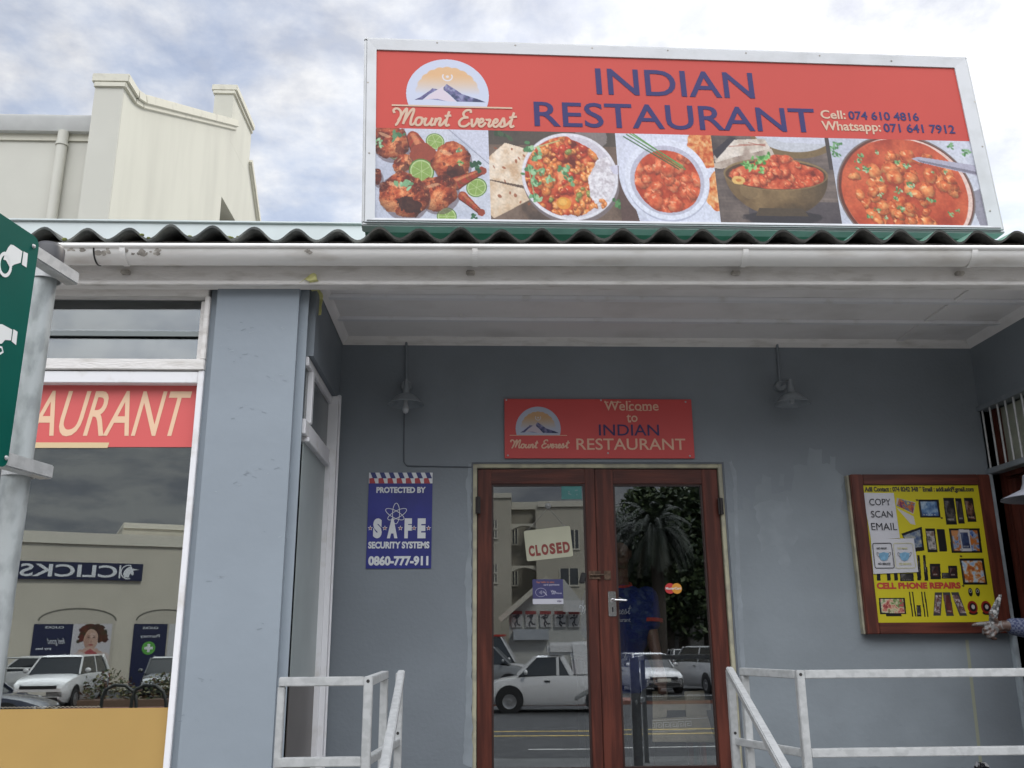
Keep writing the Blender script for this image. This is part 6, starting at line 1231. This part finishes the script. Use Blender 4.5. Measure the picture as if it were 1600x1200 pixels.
# small green parking sign in front of it, planting bed and cycle loops
q = rp(168, 1075, PW_); zt2_ = reflect(178, 960, PW_, Y=q.y)
ps = thing('parking_sign', 'small green parking sign standing in front of the chemist shop', 'road sign', (q.x, q.y, GZ)); MB().tube([(q.x, q.y, GZ), (q.x, q.y, zt2_.z)], .035, 10).build('pole', steel_pole, ps, smooth=50)
s0_, s1_ = reflect(178, 997, PW_, Y=q.y), reflect(204, 962, PW_, Y=q.y); PQ = Plane((0, q.y+.05, 0), (1, 0, 0)); PQ.n = Vector((0, 1, 0))
MB().box(s0_.x, s1_.x, q.y+.0, q.y+.04, s0_.z, s1_.z).build('panel', M('far sign green', (.012, .11, .035), .5), ps)
tx = MB(); cx, cz_ = (s0_.x+s1_.x)/2, (s0_.z+s1_.z)/2; sw_ = s1_.x-s0_.x
flat(tx, PQ, [(cx-sw_*.1+sw_*a, cz_+sw_*e) for a, e in ((-.25, -.45), (.35, -.45), (.38, -.3), (.25, -.15), (-.1, -.15), (-.2, -.3))], 0)
flat(tx, PQ, disc_pts((cx+sw_*.12, cz_+sw_*.42), sw_*.13), 0); flat(tx, PQ, [(cx+sw_*a, cz_+sw_*e) for a, e in ((-.3, .05), (.28, .05), (.25, .28), (-.05, .26), (-.3, .42), (-.36, .36))], 0); tx.build('pictogram', M('far sign white', (.55, .56, .54), .5), ps)
def leaf_clump(name, cs, n, size, mats, parent, seed, squash=1.):
    r = random.Random(seed); bs_ = [MB() for _ in mats]
    for _ in range(n):
        c_, R = r.choice(cs); d = Vector((r.gauss(0, 1), r.gauss(0, 1), r.gauss(0, 1))).normalized()*R*(r.random()**.4); p = Vector(c_)+Vector((d.x, d.y, d.z*squash)); s = size*r.uniform(.6, 1.4)
        a = Vector((r.gauss(0, 1), r.gauss(0, 1), r.gauss(0, .6))).normalized(); e = a.cross(Vector((r.gauss(0, 1), r.gauss(0, 1), r.gauss(0, 1)))).normalized(); bs_[r.randrange(len(mats))].poly([p-a*s, p+e*s*.45, p+a*s, p-e*s*.45])
    m = MB(); idx = []
    for k, q in enumerate(bs_): idx += [k]*len(q.f); m.add(q.v, q.f)
    o = m.build(name, list(mats), parent); o.data.polygons.foreach_set('material_index', idx); return o
lf = [M('leaf dark', (.018, .032, .014), .6), M('leaf mid', (.035, .06, .02), .6), M('leaf light', (.06, .085, .03), .6)]; hd_m = [M('hedge brown', (.10, .05, .03), .7), M('hedge green', (.05, .07, .03), .7), M('hedge pale', (.16, .15, .07), .7)]
q = rp(205, 1108, PW_); hb_ = thing('planting_bed', 'low shrubs in a bed beside the parked cars', 'shrub', (q.x, q.y-1, 0)); leaf_clump('foliage', [((q.x-1.6+k*.55, q.y-.8, .05+.25*math.sin(k*1.7)), .5) for k in range(8)], 1500, .07, hd_m, hb_, 5); MB().box(q.x-2, q.x+2.6, q.y-1.2, q.y-.3, GZ, GZ+.25).build('bed_edge', M('bed edging', (.16, .10, .07), .9), hb_)
for px in (185, 232):
    q = rp(px, 1125, PW_); MB_ = MB().tube([(q.x-.5, q.y, GZ), (q.x-.5, q.y, .1), (q.x-.42, q.y, .33), (q.x-.2, q.y, .45), (q.x+.1, q.y, .43), (q.x+.32, q.y, .27), (q.x+.42, q.y, 0), (q.x+.45, q.y, GZ)], .045, 10)
    tag(MB_.build('cycle_loop', M('dark loop steel', (.03, .032, .03), .4), None, smooth=50), 'dark steel cycle loop in front of the planting bed', 'cycle stand', 'dark cycle loops by the planting bed')
rl = thing('ramp_rail', 'grey steel handrail along the chemist shop front', 'railing', rp(40, 1050, PW_)); m_ = MB()
pp0, pp1 = RB.p(RB.uv(2, 1025)[0]-3, 1.05, 2.2), RB.p(RB.uv(150, 1030)[0], .95, 2.2)
for h_ in (0, -.4): MB().tube([pp0+Vector((0, 0, h_)), pp1+Vector((0, 0, h_))], .035, 8).build('rail', steel, rl, smooth=50)
for k in range(5): q = pp0.lerp(pp1, k/4); MB().tube([(q.x, q.y, GZ), q], .03, 8).build('post', steel, rl, smooth=50)

# ---- flats across the street, mirrored in the left door pane --------------------------------------------------------------
FY = -42.0
def F(px, py, y=FY): return reflect(px, py, PGL, Y=y)
fb = thing('apartment_building', 'beige three storey flats across the street with arched balconies', 'building', F(840, 1030))
mf = M('beige flats render', (.37, .345, .29), .85, var=.04, vs=.4); mft = M('pale flats coping', (.46, .44, .38), .8); rec = M('flats recess', (.28, .26, .22), .9); fw = M('flats window', (.045, .05, .055), .2)
def fbox(name, mat, pxa, pxb, pya, pyb, y0, y1, parent=None):
    a, b_ = F(pxa, pyb, y0), F(pxb, pya, y0); z0 = -1 if pyb is None or pyb > 1070 else a.z; return MB().box(min(a.x, b_.x), max(a.x, b_.x), min(y0, y1), max(y0, y1), z0, b_.z).build(name, mat, parent or fb)
fbox('left_block', mf, 730, 798, 778, 1075, FY+1.2, FY-6); fbox('parapet', mft, 730, 799, 770, 778, FY+1.3, FY-6)
fbox('recess_wall', rec, 798, 842, 795, 1075, FY-1.4, FY-6); fbox('parapet', mft, 797, 842, 784, 796, FY-1.2, FY-6)
fbox('right_block', mf, 841, 960, 792, 1075, FY, FY-6); fbox('parapet', mft, 840.5, 961, 782, 792, FY+.12, FY-6)
for py in (818, 884):                                # arched balcony heads
    a, b_ = F(799, py+14, FY-.2), F(841, py, FY-.2); n_ = 12; top = [(a.x+(b_.x-a.x)*i/n_, b_.z) for i in range(n_+1)]; low = [(a.x+(b_.x-a.x)*i/n_, a.z+(b_.z-a.z)*.78*math.sin(math.pi*(.12+.76*i/n_))) for i in range(n_+1)]
    PF_ = Plane((0, FY-.2, 0), (1, 0, 0)); MB().prism([PF_.p(*q) for q in low+top[::-1]], (0, -.4, 0)).build('balcony_arch', mft, fb)
def fwin(pxa, pxb, pya, pyb, y): 
    w_ = fbox('window', fw, pxa, pxb, pya, pyb, y+.02, y-.2); a, b_ = F(pxa, pyb, y), F(pxb, pya, y); x0, x1 = sorted((a.x, b_.x)); m = MB().box(x0-.06, x0, y, y+.06, a.z, b_.z).box(x1, x1+.06, y, y+.06, a.z, b_.z).box(x0-.06, x1+.06, y, y+.07, a.z-.08, a.z).box((x0+x1)/2-.03, (x0+x1)/2+.03, y+.021, y+.05, a.z, b_.z); q = m.build('frame', mft, w_)
for a in ((770, 776, 812, 825), (770, 776, 829, 840), (770, 776, 882, 894), (770, 776, 898, 910)): fwin(*a, FY+1.2)
for a in ((801, 808, 826, 850), (801, 808, 893, 914)): fwin(*a, FY-1.4)
for a in ((892, 903, 828, 857), (876, 903, 888, 914)): fwin(*a, FY)
# gabled shopfront with a sign board at its foot
GY = -36.0; ga, gb_, gc_ = F(795, 958, GY), F(835, 905, GY), F(905, 912, GY); Gp = Plane((0, GY, 0), (1, 0, 0)); gp = thing('gabled_shopfront', 'white gabled shopfront with sports pictures at the foot of the flats', 'building', (gb_.x, GY, 0))
gx2 = F(925, 950, GY).x
MB().prism([(ga.x, GY-.3, 0), (gx2, GY-.3, 0), (gx2, GY-.3, ga.z*.98), (gx2-1.2, GY-.3, gb_.z), (gb_.x+.6, GY-.3, gb_.z), (ga.x, GY-.3, ga.z)], (0, -3, 0)).build('wall', M('white shopfront', (.42, .42, .40), .8), gp)
MB().bar((ga.x-.4, GY, ga.z-.3), (gb_.x+.6, GY, gb_.z+.05), .8, .22).build('gable_trim', mft, gp)
rr_ = M('red sign line', (.25, .05, .05), .6); fd = M('dark figure', (.05, .05, .06), .7)
for px in (807, 829, 852, 875, 897):
    a, b_ = F(px-8, 980, GY), F(px+9, 960, GY); x0, x1 = sorted((a.x, b_.x)); MB().box(x0, x1, GY-.29, GY-.2, a.z, b_.z).build('picture_panel', M('picture panel', (.36, .36, .36), .7), gp); MB().box(x0, x1, GY-.199, GY-.18, b_.z+.02, b_.z+.16).build('red_line', rr_, gp)
    c_ = Vector(((x0+x1)/2, 0, (a.z+b_.z)/2)); m = MB(); r = random.Random(px); Gq = Plane((0, GY-.19, 0), (1, 0, 0)); Gq.n = Vector((0, 1, 0))
    for q_ in range(5): t = (1.6, -1.1, -2.0, .4, 2.6)[q_]+r.uniform(-.4, .4); l_ = (.16, .24, .24, .18, .18)[q_]; y_ = (0, 0, 0, .13, .13)[q_]; ribbon(m, Gq, [(c_.x, c_.z+y_), (c_.x+l_*.6*math.cos(t), c_.z+y_+l_*.6*math.sin(t)), (c_.x+l_*math.cos(t+.5), c_.z+y_+l_*math.sin(t+.5))], .06, .002*q_)
    flat(m, Gq, disc_pts((c_.x, c_.z+.24), .05, n=10), 0); m.build('sports_figure', fd, gp)
a, b_ = F(802, 1000, GY), F(857, 983, GY); x0, x1 = sorted((a.x, b_.x)); MB().box(x0, x1, GY-.28, GY+.1, a.z, b_.z).build('sign_board', M('pale sign board', (.32, .34, .37), .6), gp); m = MB()
for k in range(16): xx = x0+.15+(x1-x0-.3)*k/16; flat(m, Gq, [(xx, b_.z-.45), (xx+.09, b_.z-.45), (xx+.09, b_.z-.18), (xx, b_.z-.18)], .3)
a, b_ = F(880, 956, GY), F(912, 938, GY); x0, x1 = sorted((a.x, b_.x)); MB().box(x0, x1, GY+.15, GY+.25, a.z, b_.z).build('awning_sign', M('awning white', (.52, .52, .52), .7), gp)

# ---- palms and dark trees, mirrored in the right door pane ------------------------------------------------------------------
bark = M('palm bark', (.042, .033, .026), .9, var=.3, vs=12, bump=.5, bs=14); pl_m = [M('frond dark', (.010, .017, .009), .55), M('frond mid', (.019, .030, .015), .55), M('frond dry', (.045, .038, .022), .7)]
TY = -44.0
def T_(px, py, y=TY): return reflect(px, py, PGR, Y=y)
def palm(label, px, py, R, y, seed, nf=70):
    c_ = T_(px, py, y); r = random.Random(seed); o = thing('palm_tree', label, 'palm tree', (c_.x, c_.y, GZ), 'palms across the street')
    MB().tube([(c_.x, c_.y, GZ), (c_.x+.1, c_.y, c_.z*.5), (c_.x, c_.y, c_.z)], [.42, .34, .30], 12).build('trunk', bark, o, smooth=60); m = MB(); idx = []
    for k in range(nf):
        az = r.uniform(0, 6.283); el = r.choice((r.uniform(-.6, .3), r.uniform(.1, 1.3), r.uniform(-.9, .9))); Ln = R*r.uniform(.8, 1.1); P = []; d = Vector((math.cos(az)*math.cos(el), math.sin(az)*math.cos(el), math.sin(el))); p = Vector((c_.x, c_.y, c_.z))
        for i in range(10): P.append(p.copy()); p = p+d*(Ln/9); d = (d+Vector((0, 0, -.16-.03*i))).normalized()
        mi = 2 if el < -.5 and r.random() < .5 else r.choice((0, 0, 1))
        for i in range(1, 9):
            t = (P[i+1]-P[i-1]).normalized(); sd_ = t.cross(Vector((0, 0, 1))).normalized(); 
            for s in (-1, 1):
                for q_ in (.0, .5):
                    a = P[i].lerp(P[i+1], q_); e = a+(sd_*s*.8+t*.6+Vector((0, 0, -.35+r.uniform(-.2, .2))))*R*.17*(1-.05*i); m.poly([a-t*.045, a+t*.045, e]); idx.append(mi)
        k0 = len(m.f); m.tube(P, [.04-.003*i for i in range(10)], 4); idx += [mi]*(len(m.f)-k0)
    q = m.build('crown', pl_m, o); q.data.polygons.foreach_set('material_index', idx)
palm('broad palm with drooping fronds across the street', 1022, 832, 2.9, TY, 4, 120)
palm('narrow palm left of the broad one', 960, 826, 2.3, TY-2, 5, 60)
def tree(label, px, base_y, blobs, y, seed, n=3600, size=.2):
    c_ = T_(px, base_y, y); o = thing('leafy_tree', label, 'tree', (c_.x, c_.y, GZ), 'dark trees across the street'); cs = []
    for (bx_, by_, rr_) in blobs: q = T_(bx_, by_, y); cs.append(((q.x, q.y, q.z), rr_))
    m = MB(); m.tube([(c_.x, c_.y, GZ), (c_.x+.1, c_.y, c_.z*.6), (c_.x, c_.y, c_.z)], [.4, .28, .12], 10)
    for q, rr_ in cs[:6]: m.tube([(c_.x+.05, c_.y, c_.z*.55), (Vector((c_.x, c_.y, c_.z*.6))+Vector(q))/2, q], [.16, .1, .04], 6)
    m.build('trunk', M('dark bark', (.05, .04, .032), .9, var=.3, vs=10), o, smooth=60); leaf_clump('crown', cs, n, size, lf, o, seed)
tree('dark pointed conifer behind the palms', 1006, 840, [(1006, 768, .6), (1005, 780, 1.1), (1006, 795, 1.5), (1003, 815, 2), (1008, 840, 2.3), (1000, 870, 2.4)], TY-8, 1)
tree('bushy dark tree right of the broad palm', 1060, 850, [(1053, 783, 1.2), (1062, 790, 1.6), (1070, 805, 2), (1062, 830, 2.6), (1080, 850, 2.6), (1045, 850, 2.4), (1070, 880, 2.5)], TY-7, 2, 5000)
tree('dark tree filling the right edge of the pane', 1098, 830, [(1096, 785, 1.4), (1102, 800, 2), (1110, 830, 2.8), (1094, 850, 2.2), (1105, 880, 3), (1092, 905, 2.4)], TY-5, 3, 5000)
tree('low dark tree under the palms', 1040, 930, [(1010, 920, 2.2), (1030, 900, 2.4), (1050, 930, 2.6), (1075, 930, 2.6), (990, 900, 2.2), (1095, 940, 2.4), (1060, 900, 2)], TY-4, 4, 4200, .24)
tree('shaded street tree behind the parked cars', 985, 950, [(975, 930, 2), (990, 955, 2), (968, 900, 2), (1000, 940, 1.8)], TY-3, 5, 2000, .24)
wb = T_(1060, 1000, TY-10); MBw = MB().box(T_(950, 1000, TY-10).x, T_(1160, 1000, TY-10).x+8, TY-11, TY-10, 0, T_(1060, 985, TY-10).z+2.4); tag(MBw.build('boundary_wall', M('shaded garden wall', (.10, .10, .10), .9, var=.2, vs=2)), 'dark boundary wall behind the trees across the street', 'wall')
